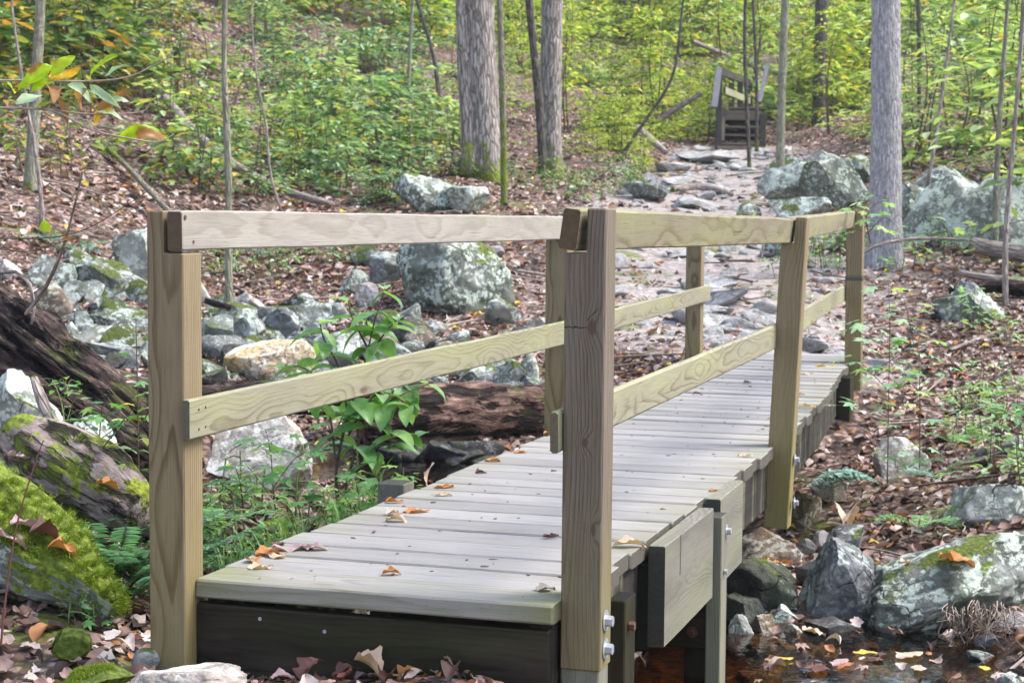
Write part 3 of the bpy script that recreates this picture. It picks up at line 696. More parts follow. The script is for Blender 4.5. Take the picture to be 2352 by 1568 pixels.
# right side under and beside the bridge
rock(1768, 1318, 170, 104, 'B', "brown broken rock directly under the middle post's foot", seed=91, sub=5, planes=8, ang=1)
rock(1745, 1408, 178, 130, 'D', "dark bluish rock beside the grey pier post", seed=92, sub=5, planes=8)
rock(1712, 1442, 100, 78, 'D', "nearly black rock wedged below the dark bluish rock", seed=93)
rock(1921, 1428, 172, 196, 'G', "angular grey boulder with a spot of yellow moss in the stream bed", cat='boulder', name='boulder', seed=94, sub=6, planes=8, ang=.95, tilt=8)
rock(1916, 1484, 136, 66, 'D', "wet dark rock half in the water in front of the angular boulder", seed=95, sub=5)
rock(1700, 1500, 60, 92, 'W', "whitish rock at the water's edge right against the pier post", seed=96, sub=5)
rock(1752, 1478, 66, 72, 'B', "yellowish brown cube-like rock near the pier post", seed=97, planes=6, ang=1)
rock(1820, 1482, 48, 50, 'B', "small brown rock left of the wet dark rock", seed=98, planes=6)
rock(1795, 1430, 78, 46, 'W', "pale wedge-shaped stone among orange leaves", seed=99, planes=6, ang=1)
rock(1798, 1506, 70, 38, 'B', "reddish rock in the shallow water", seed=100, planes=7)
rock(1748, 1502, 52, 30, 'D', "dark pebble-like rock between the tan and the reddish rocks", seed=101)
rock(1864, 1522, 96, 38, 'D', "black and grey rock poking out of the water", seed=102, planes=6, ang=1)
rock(1946, 1582, 112, 64, 'S', "smooth lavender-grey rock at the bottom edge of the stream", seed=103, rough=.03)
rock(1722, 1566, 66, 26, 'B', "flat wet stone at the bottom beside the pier post", seed=104)
rock(1842, 1280, 70, 46, 'S', "flat grey stone below the fern", seed=105, planes=7)
rock(1898, 1262, 72, 46, 'S', "beige-topped stone right of the middle post's foot", seed=106, planes=6)
rock(1942, 1290, 92, 86, 'G', "blue-grey block under the curled brown leaf", seed=107, planes=7, ang=1)
rock(1872, 1350, 98, 72, 'S', "mauve-grey stone above the angular boulder", seed=108)
rock(1998, 1360, 92, 70, 'M', "mossy stone left of the broad right boulder", seed=109)
rock(1850, 1215, 80, 90, 'B', "rounded brown rock in the shade under the far span", seed=110)
rock(1905, 1160, 90, 80, 'B', "brown rock in the shade behind the fern", seed=111)
rock(2230, 1450, 560, 215, 'L', "broadest right boulder, slanting, with orange leaves lying on it", cat='boulder', name='boulder', seed=120, sub=6, rough=.12, tilt=-14, depth=.6, planes=9)
rock(2262, 1205, 205, 104, 'W', "white lichened boulder above the broadest right boulder", cat='boulder', name='boulder', seed=121, sub=5)
rock(2070, 1098, 136, 98, 'P', "half-buried tan-grey boulder right of the far post", cat='boulder', name='boulder', seed=122, sub=5)
rock(2325, 1050, 80, 48, 'S', "grey stone in the litter at the right edge", seed=123)
rock(2255, 1050, 50, 28, 'S', "low grey stone left of the one at the right edge", seed=124)
rock(2225, 742, 180, 78, 'L', "pale flat boulder on the right bank below the dead logs", cat='boulder', name='boulder', seed=125, sub=5, rough=.1)
rock(2232, 706, 92, 62, 'G', "blue-grey stone on top of the pale flat boulder", D=11.9, seed=126)
rock(2322, 1448, 82, 44, 'S', "grey stone half hidden in roots at the lower right", seed=127, planes=6)
rock(2268, 1488, 66, 40, 'S', "dark-fronted grey stone on the lower right shore", seed=128, planes=6, ang=1)
rock(2325, 1580, 80, 40, 'W', "whitish stone in the bottom right corner", seed=129)
rock(2200, 1452, 30, 30, 'W', "small white stone below the hanging rootlets", seed=130, sub=3)
# rock wall upper right
for a in [(2150, 560, 200, 158, 'W', "left block of the lichened outcrop right of the grey tree", 141), (2268, 575, 240, 180, 'W', "middle block of the lichened outcrop right of the grey tree", 142),
          (2380, 590, 200, 190, 'W', "right block of the lichened outcrop, cut by the frame", 143), (2190, 468, 200, 90, 'W', "flat top block of the lichened outcrop", 144),
          (1820, 472, 160, 100, 'W', "lichened rock left of the thin mossy trunk near the far bend", 145), (1915, 480, 170, 120, 'L', "bulky lichened rock between the thin mossy trunk and the grey tree", 146),
          (1868, 415, 140, 70, 'W', "smaller lichened rock above the bulky one", 147), (1968, 432, 90, 80, 'M', "shaded mossy rock left of the grey tree", 148), (2085, 540, 110, 120, 'L', "lichened block just right of the grey tree's trunk", 155),
          (1792, 398, 90, 42, 'M', "mossy low rock right of the stair foot", 149), (1835, 512, 150, 60, 'W', "pale green boulder just above the right top rail", 150),
          (1722, 506, 62, 42, 'W', "small rounded pale boulder left of the pale green one", 151), (1485, 462, 115, 46, 'M', "grey stone with a mossy shaded front on the far path", 152),
          (1920, 576, 110, 40, 'M', "dark mossy stone seen under the right top rail", 153), (1785, 590, 60, 50, 'M', "small mossy stone left of the middle right post", 154)]:
    rock(*a[:6], seed=a[6], sub=5, cat='boulder' if a[2] > 140 else 'rock', name='boulder' if a[2] > 140 else 'rock')
# flat stones of the trodden path
for k, a in enumerate([(1625, 378, 150, 34, "widest flat stone in front of the stair"), (1545, 398, 90, 26, "flat stone left of the one in front of the stair"), (1700, 392, 90, 24, "flat stone right of the widest one"),
          (1560, 428, 110, 24, "long low stone across the upper path"), (1640, 440, 80, 20, "low stone beside the crossing root"), (1510, 428, 80, 30, "stone at the left rim of the upper path"),
          (1600, 482, 110, 30, "broad stone just above the right top rail"), (1430, 402, 60, 20, "small stone left of the upper path")]):
    rock(*a[:4], 'S', a[4], seed=200 + k, sub=4, rough=.05)
# rubble in the path, all alike
tm = [rock_mesh("path_stone", (1, .85, .5), 300 + k, 3, 9, .08, .9) for k in range(8)]
cnt = 0; tries = 0
while cnt < 290 and tries < 6000:
    tries += 1
    t = rng.uniform(0, 1) ** .8 * (len(PATH) - 1.01); i = int(t); f = t - i
    c = PATH[i] * (1 - f) + PATH[i + 1] * f; wd = PATHW[i] * .95
    x_, y_ = c + rng.normal(0, .5, 2) * wd
    if pathdist(np.array(x_), np.array(y_)) < .35 or (y_ < 6.85 and -.3 < x_ < .9): continue
    s_ = rng.choice([.12, .20, .30, .44], p=[.3, .35, .25, .1]) * rng.uniform(.8, 1.2)
    z_ = float(hgt(x_, y_)); o = link("path_stone", tm[int(rng.integers(8))], RM['S'])
    o.location = (x_, y_, z_ + s_ * rng.uniform(-.08, .03)); o.scale = (s_, s_, s_ * rng.uniform(.5, .8)); o.rotation_euler = (rng.normal(0, .18), rng.normal(0, .18), rng.uniform(0, 6.3))
    tag(o, "%s grey stone bedded in the trodden path %s" % ("broad flat" if s_ > .3 else "middling" if s_ > .17 else "little", "on the bend just beyond the bridge" if y_ < 11 else "halfway up to the far stair" if y_ < 17 else "near the foot of the far stair"), "stone", "grey stones of the trodden path"); cnt += 1
# rubble of the stream bed
tmd = {t: [rock_mesh("stream_stone", (1, .85, .65), 330 + k + ord(t), 4, 7, .10, 1, .42) for k in range(4)] for t in 'DBGM'}
cnt = 0
boxes = [(480, 860, 700, 880), (150, 360, 600, 860), (820, 1230, 780, 900), (1690, 2020, 1180, 1500), (860, 1120, 1010, 1090), (1700, 2340, 1500, 1568)]
while cnt < 230:
    b = boxes[(0, 1, 2, 0, 4, 5, 1, 3)[cnt % 8]]; p, D = hit(rng.uniform(b[0], b[1]), rng.uniform(b[2], b[3]))
    t = 'DBG'[int(rng.integers(3))] if cnt % 8 != 4 else 'D'; t = ('M' if cnt % 3 else 'G') if cnt % 8 in (0, 1, 3, 6) else t; o = link("stream_stone", tmd[t][int(rng.integers(4))], RM[t]); s_ = rng.uniform(.05, .17) * (2.3 if D > 8 else .95)
    o.location = (p[0], p[1], p[2] - s_ * .02); o.scale = (s_, s_, s_ * rng.uniform(.7, 1)); o.rotation_euler = (rng.normal(0, .3), rng.normal(0, .3), rng.uniform(0, 6.3))
    tag(o, "%s small angular stone in the rubble %s" % ({"D": "dark", "B": "brown", "G": "grey", "M": "mossy"}[t], {480: "between the slender tree and the tan boulder", 150: "of the left cascade", 820: "below the largest boulder", 1690: "of the creek under the middle post", 860: "of the dark pool behind the deck", 1700: "at the bottom of the creek"}[b[0]]), "stone", "small stones of the stream bed"); cnt += 1

# ------------------------------------------------------------------ bark and trunks
def mk_bark(name, dark, mid, light, sc=1, moss_h=.6, moss=(.12, .15, .02), lich=.2, furrow=1, zf=9):
    s = NT(name); o = s.n("Attribute", attribute_name='lc').outputs['Vector']; x, y, z = s.sep(o)
    geo = s.n("NewGeometry"); pos = o
    pv = s.vec(s.mul(x, 26 * sc), s.mul(y, 26 * sc), s.mul(z, 3.4 * sc))
    pv = s.vadd(pv, s.n("VectorMath", [s.noise(s.vec(s.mul(x, 8), s.mul(y, 8), s.mul(z, 4)), 1, 3, col=True), (1.6, 1.6, 1.6)], operation='MULTIPLY').outputs[0])
    v = s.vor(pv, 1, 'DISTANCE_TO_EDGE'); fur = s.sm(v, .0, .22)
    n = s.noise(s.vec(s.mul(x, 40), s.mul(y, 40), s.mul(z, zf)), 1, 6, .7)
    col = s.ramp(n, [(.3, dark), (.5, mid), (.72, light)])
    col = s.mix(s.mul(s.math('SUBTRACT', 1, fur), .75 * furrow), col, [c * .4 for c in dark])
    ln = s.noise(o, 5, 5, .65); col = s.mix(s.mul(s.sm(ln, .55, .66), lich), col, (.48, .52, .46))
    mh = s.attr if False else s.n("Attribute", attribute_name='hh').outputs['Fac']
    mn = s.add(s.noise(o, 6, 5, .65), s.mul(mh, -.35 / max(moss_h, .01)))
    mf = s.sm(mn, .30, .44); mc = s.ramp(s.noise(o, 60, 3), [(.3, [c * .5 for c in moss]), (.7, [c * 1.8 for c in moss])])
    col = s.mix(mf, col, mc)
    h = s.add(s.mul(fur, .7), s.mul(n, .5))
    return s.fin(col, .9, s.bump(h, .8, .02), .2)
def mk_rot(name, dark, mid, light):
    s = NT(name); o = s.n("Attribute", attribute_name='lc').outputs['Vector']; x, y, z = s.sep(o)
    wv = s.n("VectorMath", [s.noise(s.vec(s.mul(x, 5), s.mul(y, 5), s.mul(z, 3)), 1, 3, col=True), (1.4, 1.4, 1.4)], operation='MULTIPLY').outputs[0]
    n = s.noise(s.vadd(s.vec(s.mul(x, 34), s.mul(y, 34), s.mul(z, 8)), wv), 1, 6, .65)
    n2 = s.noise(s.vadd(s.vec(s.mul(x, 13), s.mul(y, 13), s.mul(z, 4.5)), wv), 1, 4, .6)
    col = s.ramp(n, [(.34, dark), (.5, mid), (.68, light)]); ck = s.sm(n2, .50, .42)
    col = s.mix(s.mul(ck, .92), col, (.006, .005, .004))
    n3 = s.noise(o, 60, 4); col = s.mix(1, col, s.ramp(n3, [(.3, .7), (.7, 1.25)]), 'MULTIPLY')
    up = s.sep(s.n("NewGeometry").outputs['Normal'])[2]; mo = s.mul(s.sm(s.add(s.noise(o, 3, 5, .6), s.mul(up, .1)), .60, .70), .7)
    col = s.mix(mo, col, s.ramp(n3, [(.3, (.03, .045, .01)), (.7, (.12, .15, .03))]))
    h = s.add(n, s.mul(s.math('SUBTRACT', 1, ck), 1.2)); return s.fin(col, .9, s.bump(h, 1, .03), .2)
def mk_plate():
    s = NT('flaking_log_bark'); o = s.n("Attribute", attribute_name='lc').outputs['Vector']; x, y, z = s.sep(o)
    wv = s.n("VectorMath", [s.noise(s.vec(s.mul(x, 9), s.mul(y, 9), s.mul(z, 6)), 1, 4, col=True), (1.1, 1.1, 1.1)], operation='MULTIPLY').outputs[0]
    pn = s.noise(s.vadd(s.vec(s.mul(x, 22), s.mul(y, 22), s.mul(z, 5)), wv), 1, 5, .6); pl = s.sm(pn, .40, .50)
    n = s.noise(s.vec(s.mul(x, 30), s.mul(y, 30), s.mul(z, 12)), 1, 6, .7)
    col = s.ramp(n, [(.3, (.10, .075, .065)), (.5, (.27, .21, .19)), (.7, (.46, .38, .35))])
    gro = s.mix(s.sm(s.noise(o, 7, 4), .42, .55), (.02, .016, .013), (.12, .16, .02)); col = s.mix(pl, gro, col)
    up = s.sep(s.n("NewGeometry").outputs['Normal'])[2]; mo = s.sm(s.add(s.noise(o, 6, 5, .65), s.mul(up, .12)), .58, .64)
    col = s.mix(mo, col, s.ramp(s.noise(o, 70, 3), [(.3, (.07, .10, .01)), (.7, (.30, .36, .04))]))
    return s.fin(col, .9, s.bump(s.add(s.mul(pl, 1.3), s.mul(n, .5)), 1, .03), .2)
BM = dict(
 oak=mk_bark("furrowed_grey_bark", (.13, .11, .095), (.34, .30, .27), (.52, .47, .43), 1, .75),
 grey=mk_bark("pale_grey_bark", (.20, .19, .195), (.40, .385, .395), (.60, .58, .59), 1.9, .22, lich=.5, furrow=.4, zf=24),
 thin=mk_bark("smooth_olive_bark", (.13, .12, .08), (.27, .26, .19), (.38, .37, .29), 2.2, .35, lich=.5, furrow=.25),
 mossy=mk_bark("mossy_bark", (.10, .09, .06), (.22, .20, .14), (.34, .33, .26), 2, 2.6, lich=.5, furrow=.4),
 dark=mk_bark("dark_bark", (.05, .045, .04), (.12, .105, .09), (.2, .18, .16), 1.5, .4, lich=.15),
 dead=mk_bark("weathered_dead_wood", (.16, .12, .10), (.36, .30, .27), (.54, .47, .43), 1.8, .001, lich=.2, furrow=.5),
 rot=mk_rot('rotten_log_wood', (.008, .006, .005), (.045, .030, .025), (.19, .135, .115)),
 rotr=mk_rot('reddish_rotten_wood', (.02, .012, .01), (.13, .075, .057), (.36, .235, .19)),
 blog=mk_plate(),
)
def tube(name, pts, rad, n=24, m=None, flare=0, rough=.05, cap=True, along=None, rsc=3.0, obj_origin=None, squash=1):
    """a round body along pts; returns mesh with 'hh' = height above its foot"""
    pts = np.array(pts, float); rad = np.array(rad, float)
    seg = np.r_[0, np.cumsum(np.linalg.norm(np.diff(pts, axis=0), axis=1))]; L = seg[-1]
    m = m or max(6, int(L / .12)); t = np.linspace(0, L, m)
    # smooth interpolation
    P = np.stack([np.interp(t, seg, pts[:, k]) for k in range(3)], -1); R = np.interp(t, seg, rad)
    kk = max(1, m // (2 * len(pts)))
    if len(pts) > 2 and kk > 1:
        for _ in range(2):
            Pp = np.pad(P, ((kk, kk), (0, 0)), 'edge'); Pp[:kk] = 2 * P[0] - P[1:kk + 1][::-1]; Pp[-kk:] = 2 * P[-1] - P[-kk - 1:-1][::-1]
            P = np.stack([np.convolve(Pp[:, k], np.ones(2 * kk + 1) / (2 * kk + 1), 'valid') for k in range(3)], -1)
    T = np.gradient(P, axis=0); T /= np.linalg.norm(T, axis=1, keepdims=True)
    ref = np.array([0, 0, 1.]) if abs(T[0, 2]) < .8 else np.array([1., 0, 0])
    A = np.cross(T, ref); A /= np.linalg.norm(A, axis=1, keepdims=True); B = np.cross(T, A)
    th = np.linspace(0, 2 * math.pi, n, endpoint=False)
    ring = A[:, None] * np.cos(th)[None, :, None] + B[:, None] * np.sin(th)[None, :, None] * squash
    RR = R[:, None] * np.ones(n)
    if flare:
        f = np.exp(-t / (R[0] * 1.6))[:, None]; RR = RR * (1 + flare * f * (1 + .55 * np.sin(th * 5 + 1)[None] + .3 * np.sin(th * 3 + 2)[None]))
    cs = np.stack([np.cos(th), np.sin(th)], -1)[None] * np.ones((m, 1, 1)); tl = (t / max(R.mean(), .02))[:, None] * np.ones(n)
    RR = RR * (1 + rough * 1.6 * (.55 * fbm(np.stack([cs[..., 0] * .8, cs[..., 1] * .8, tl * .35], -1) + 7 + len(pts), 3, 5) + .75 * fbm(np.stack([cs[..., 0] * rsc, cs[..., 1] * rsc, tl * .55], -1) + 3, 5, 15)))
    V = (P[:, None] + ring * RR[..., None]).reshape(-1, 3)
    F = [(i * n + j, i * n + (j + 1) % n, (i + 1) * n + (j + 1) % n, (i + 1) * n + j) for i in range(m - 1) for j in range(n)]
    if cap: F += [tuple(range(n - 1, -1, -1)), tuple(range((m - 1) * n, m * n))]
    org = np.array(obj_origin if obj_origin is not None else P[0]); me = faces_mesh(name, V - org, F)
    at = me.attributes.new('hh', 'FLOAT', 'POINT'); at.data.foreach_set('value', np.repeat(t, n).astype(np.float32))
    lc = np.stack([cs[..., 0] * RR, cs[..., 1] * RR, t[:, None] * np.ones(n)], -1).reshape(-1).astype(np.float32)
    at = me.attributes.new('lc', 'FLOAT_VECTOR', 'POINT'); at.data.foreach_set('vector', lc)
    return me, org
def trunk(px, widths, label, mat, name='tree', top=9.0, n=28, flare=.25, D=None, cat='tree', group=None, lean=0, rough=.05, sink=.12):
    """px: pixel polyline from the foot upward; widths in pixels"""
    p0, D = (hit(*px[0]) if D is None else (W(px[0][0], px[0][1], D), D))
    pts = [W(u, v, D + .0 * i) for i, (u, v) in enumerate(px)]; pts[0] = pts[0] - np.array([0, 0, sink])
    r = [w_ / 2 / FPX * D for w_ in widths]
    d = pts[-1] - pts[-2]; d = d / np.linalg.norm(d); d = d * .5 + np.array([0, 0, .5]); d /= np.linalg.norm(d)
    e = pts[-1]; rem = top - (e[2] - pts[0][2])
    if rem > .5: pts += [e + d * rem * .5, e + d * rem + np.array([.1, .1, 0])]; r += [r[-1] * .8, r[-1] * .45]
    root = empty(name, Vector(pts[0] + np.array([0, 0, sink]))); tag(root, label, cat, group)
    me, org = tube('trunk', pts, r, n, flare=flare, rough=rough)
    o = link('trunk', me, BM[mat], root); o.location = Vector(org) - root.location
    return root, D, pts
TREES = {}
t1, D1, _ = trunk([(1112, 415), (1112, 330), (1104, 200), (1098, 90), (1096, 0)], [88, 84, 78, 76, 76], "big grey furrowed trunk with a mossy foot behind the blue-grey boulder", 'oak', n=48, flare=.35, rough=.07)
me, org = tube('trunk_ridge', [W(1078, 405, D1 - .16), W(1076, 300, D1 - .12), W(1066, 150, D1 - .1), W(1062, 0, D1 - .1), W(1060, -250, D1)], [.10, .085, .085, .08, .07], 24, flare=.3)
o = link('trunk_stem', me, BM['oak'], t1); o.location = Vector(org) - t1.location
trunk([(1158, 472), (1157, 380), (1156, 200), (1150, 60), (1146, 0)], [17, 15, 15, 14, 14], "slim mossy sapling standing right in front of the big furrowed trunk", 'mossy', n=16, flare=.1)
t3, D3, _ = trunk([(1262, 405), (1264, 300), (1266, 150), (1268, 0)], [58, 50, 48, 48], "second big trunk, dark-streaked, right of the furrowed one", 'oak', n=40, flare=.4)
trunk([(1246, 400), (1248, 300), (1236, 190), (1222, 90), (1212, 0)], [20, 20, 20, 18, 18], "thin dark stem crossing in front of the second big trunk", 'dark', n=14, flare=.1, D=D3 - .35)
trunk([(1791, 462), (1792, 350), (1795, 200), (1800, 60), (1804, 0)], [22, 20, 18, 18, 18], "straight thin trunk right of the far stair", 'thin', n=18, flare=.2)
trunk([(2032, 615), (2035, 480), (2036, 330), (2036, 150), (2034, 0)], [78, 74, 69, 67, 66], "pale grey straight trunk on the right bank with moss on its right foot", 'grey', n=48, flare=.38, rough=.04)
trunk([(527, 740), (525, 660), (524, 470), (528, 380), (520, 280), (512, 160), (514, 60), (518, 0)], [21, 19, 15, 17, 16, 13, 12, 12], "slender bending young tree behind the left top rail", 'thin', n=18, flare=.25, top=6)
trunk([(68, 435), (72, 330), (82, 200), (90, 100), (96, 0)], [36, 28, 26, 24, 22], "dim trunk with a mossy foot at the upper left", 'thin', n=20, flare=.3)
trunk([(1878, 345), (1882, 200), (1886, 60), (1888, 0)], [36, 30, 30, 30], "blurred dark trunk behind the stair's right side", 'dark', n=20, D=31)
trunk([(1992, 262), (1990, 150), (1984, 60), (1980, 0)], [34, 32, 30, 30], "dark trunk partly hidden by the pale grey trunk", 'dark', n=20, D=36)
trunk([(2110, 340), (2112, 200), (2112, 60), (2108, 0)], [11, 10, 10, 9], "thin dark stem right of the pale grey trunk", 'dark', n=10, D=26)
trunk([(1722, 378), (1720, 250), (1700, 90), (1712, 0)], [10, 9, 8, 8], "thin sapling crossing in front of the stair treads", 'dark', n=10, D=24)
trunk([(1738, 330), (1742, 200), (1732, 60), (1728, 0)], [8, 8, 7, 7], "second thin sapling at the stair's right rail", 'dark', n=10, D=27)
trunk([(2312, 700), (2300, 560), (2318, 440), (2332, 300), (2340, 150), (2352, 40)], [14, 13, 11, 10, 9, 8], "pale thin crooked sapling in front of the outcrop", 'dead', n=12, flare=.1, top=6)
trunk([(2285, 600), (2286, 480), (2292, 330), (2296, 230), (2310, 100), (2316, 0)], [18, 15, 13, 12, 10, 9], "brownish sapling left of the crooked pale one", 'thin', n=12, flare=.1, top=6)
trunk([(2130, 400), (2150, 330), (2160, 240), (2172, 150), (2190, 40)], [9, 9, 8, 7, 6], "thin pinkish stem leaning right behind the pale grey trunk", 'dead', n=8, D=17, top=6)
trunk([(945, 440), (940, 300), (935, 150), (950, 0)], [10, 9, 9, 8], "thin grey sapling left of the big furrowed trunk", 'thin', n=8, D=25)
trunk([(650, 470), (620, 400), (612, 290), (590, 180)], [7, 7, 6, 5], "thin arching sapling right of the slender bending tree", 'dead', n=8, D=17, top=2.5)
trunk([(98, 505), (95, 420), (85, 340), (60, 250)], [13, 10, 9, 7], "thin leaning stem beside the dim mossy trunk", 'dead', n=8, D=13.5, top=3)
trunk([(1010, 250), (1004, 160), (985, 80), (960, 20)], [12, 10, 9, 8], "dark slanting stem above the left slope's shrubs", 'dark', n=8, D=27, top=4)
trunk([(1420, 350), (1500, 250), (1548, 190), (1560, 100)], [9, 8, 7, 6], "thin bent dark stem left of the stair", 'dark', n=8, D=25, top=3)
# ------------------------------------------------------------------ logs, roots, dead wood
def log(px, Ds, widths, label, mat, name='fallen_log', cat='log', n=30, rough=.12, drop=0, rsc=2.5, squash=1):
    pts = []
    for (u, v), D in zip(px, Ds):
        if D is None: p, _ = hit(u, v)
        else: p = W(u, v, D)
        pts.append(p + np.array([0, 0, drop]))
    Dm = [float((p - CAM) @ Fv) for p in pts]
    me, org = tube(name, pts, [w_ / 2 / FPX * d for w_, d in zip(widths, Dm)], n, m=max(12, int(np.linalg.norm(pts[-1] - pts[0]) / .035)), rough=rough, rsc=rsc, squash=squash)
    o = link(name, me, BM[mat]); o.location = org; tag(o, label, cat); return o
log([(-120, 690), (20, 760), (150, 860), (300, 985), (430, 1090)], [7.6, 7.4, 7.2, 7.0, 6.9], [190, 175, 150, 120, 90], "dark rotten log sloping down from the left edge behind the near left post", 'rot', name='rotten_log', n=128, rough=.48, rsc=4.2)
log([(-80, 850), (80, 900), (240, 985), (350, 1060)], [6.9, 6.85, 6.8, 6.7], [60, 80, 90, 60], "splintered lower slab of the dark rotten log", 'rot', name='rotten_log', n=64, rough=.30)
r_ = np.random.default_rng(61)
for k in range(16):      # slabs and splinters split off the rotten log
    f = r_.uniform(0, 1); u, v = 20 + f * 340, 800 + f * 250 + r_.uniform(-50, 70); D = 6.72 - .25 * f; a = r_.uniform(-10, 25); L = r_.uniform(40, 110)
    log([(u, v), (u + L * .5, v + L * .38 + a * .3), (u + L, v + L * .72 + a)], [D, D - .02, D + .03], [r_.uniform(6, 12), r_.uniform(12, 24), 5], "split splinter of dark wood on the face of the dark rotten log", 'rot', name='wood_splinter', cat='wood', n=12, rough=.35, squash=.5)['group'] = "splinters of the dark rotten log"
log([(250, 905), (420, 925), (600, 912), (780, 912), (900, 925)], [8.5, 8.6, 8.7, 8.8, 8.9], [60, 80, 82, 74, 60], "dark crossing log below the tan boulder", 'rot', name='rotten_log', n=40, rough=.2)
log([(830, 975), (950, 958), (1100, 948), (1250, 955), (1330, 965)], [8.7, 8.8, 9.0, 9.2, 9.3], [100, 150, 150, 145, 130], "thick reddish decayed log behind the deck, left of the near right post", 'rotr', name='rotten_log', n=64, rough=.16, rsc=3)
log([(40, 1010), (140, 1060), (240, 1130), (330, 1190)], [5.15, 5.0, 4.9, 4.8], [110, 175, 180, 130], "bark covered mossy log end at the left of the near left post", 'blog', name='bark_log', n=64, rough=.2)
mb = log([(-150, 1120), (-20, 1200), (110, 1290), (225, 1360), (270, 1400)], [4.5, 4.45, 4.38, 4.32, 4.3], [270, 235, 180, 105, 50], "bright moss covered decayed log sloping down at the lower left", 'blog', name='mossy_log', n=110, rough=.34, rsc=2.6)
mb.data.materials.clear(); mb.data.materials.append(RM['X'])
log([(285, 1085), (330, 1105), (365, 1130)], [4.95, 4.9, 4.9], [50, 42, 20], "broken dark stub of wood over the bark covered log", 'rot', name='wood_stub', n=20, rough=.3)
log([(78, 868), (100, 930), (135, 1000)], [5.55, 5.5, 5.45], [18, 28, 36], "grey dead stub standing against the white lichened boulder", 'dead', name='dead_stub', cat='branch', n=16)
log([(190, 395), (150, 560), (105, 665), (60, 720)], [5.4, 5.6, 5.8, 6.0], [4, 7, 10, 9], "bare dead stick leaning over the dark rotten log", 'dead', name='dead_stick', cat='branch', n=8, rough=.05)
log([(2230, 562), (2290, 575), (2420, 592)], [13.6, 13.5, 13.3], [36, 40, 44], "pale barkless log end at the right edge", 'dead', n=24, rough=.08)
log([(2200, 625), (2300, 645), (2420, 655)], [12.8, 12.7, 12.6], [14, 22, 24], "grey thin log below the pale barkless one", 'dead', n=14)
log([(2180, 668), (2290, 655), (2420, 672)], [12.2, 12.2, 12.1], [16, 34, 44], "dark broken log at the right edge above the flat boulder", 'rot', n=20, rough=.3)
log([(1965, 590), (2010, 560), (2120, 545), (2225, 552)], [13.2, 13.2, 13.3, 13.4], [6, 8, 8, 6], "thin pale branch lying toward the barkless log", 'dead', name='dead_branch', cat='branch', n=8)
log([(1545, 442), (1590, 434), (1640, 440), (1680, 452)], [None] * 4, [12, 22, 20, 12], "thick bare root arching across the far path", 'dead', name='tree_root', cat='root', n=14, drop=.03)
log([(1462, 292), (1500, 325), (1530, 350)], [26.5, 26, 25.8], [14, 17, 14], "mossy log lying left of the path", 'dead', n=14)
log([(1500, 285), (1560, 245), (1610, 215)], [27.5, 27.8, 28], [12, 14, 12], "log leaning up toward the stair's left side", 'dark', n=14)
log([(380, 235), (440, 310), (520, 380), (640, 450), (760, 480)], [21, 20, 19, 18, 17.5], [20, 22, 22, 20, 14], "grey fallen log running down the left slope", 'dead', n=16, drop=.05)
log([(235, 330), (290, 380), (345, 440), (420, 520)], [18, 17, 16, 14.5], [12, 13, 14, 12], "thin mossy log down the left slope beside the grey one", 'mossy', n=12)
log([(700, 225), (830, 250), (960, 262)], [26, 26, 26.5], [12, 13, 10], "dark branch lying across the middle of the slope", 'dark', n=10)
log([(520, 110), (600, 75), (720, 66)], [30, 31, 32], [7, 7, 5], "thin arched dark branch high on the left slope", 'dark', name='dead_branch', cat='branch', n=8)
log([(1590, 95), (1760, 165), (1850, 178), (1990, 200)], [34, 35, 36, 37], [11, 11, 12, 10], "pale fallen trunk lying across the far slope behind the stair", 'dead', n=12)
log([(470, 690), (500, 700), (560, 712)], [11, 11, 11.1], [14, 16, 10], "dark driftwood piece at the slender tree's foot", 'rot', n=12, rough=.2)
log([(1700, 1452), (1770, 1462), (1850, 1452)], [6.15, 6.1, 6.2], [14, 16, 10], "dark wet stick lodged between the stream stones", 'rot', name='wet_stick', cat='branch', n=10)
log([(2180, 815), (2240, 792), (2290, 772)], [None] * 3, [9, 9, 6], "grey stick lying on the leaves of the right bank", 'dead', name='dead_stick', cat='branch', n=8, drop=.03)
log([(1830, 1195), (1865, 1218), (1935, 1230), (2005, 1250)], [7.3, 7.3, 7.2, 7.1], [5, 5, 5, 3], "thin curved twig above the angular stream boulder", 'dead', name='twig', cat='branch', n=6)
o = log([(0, 628), (35, 622), (68, 650), (80, 705), (72, 745)], [7.1, 7.05, 7.0, 7.0, 7.0], [7, 9, 9, 8, 6], "looping pale dead root above the dark rotten log", 'dead', name='dead_root', cat='root', n=8, rough=.05)
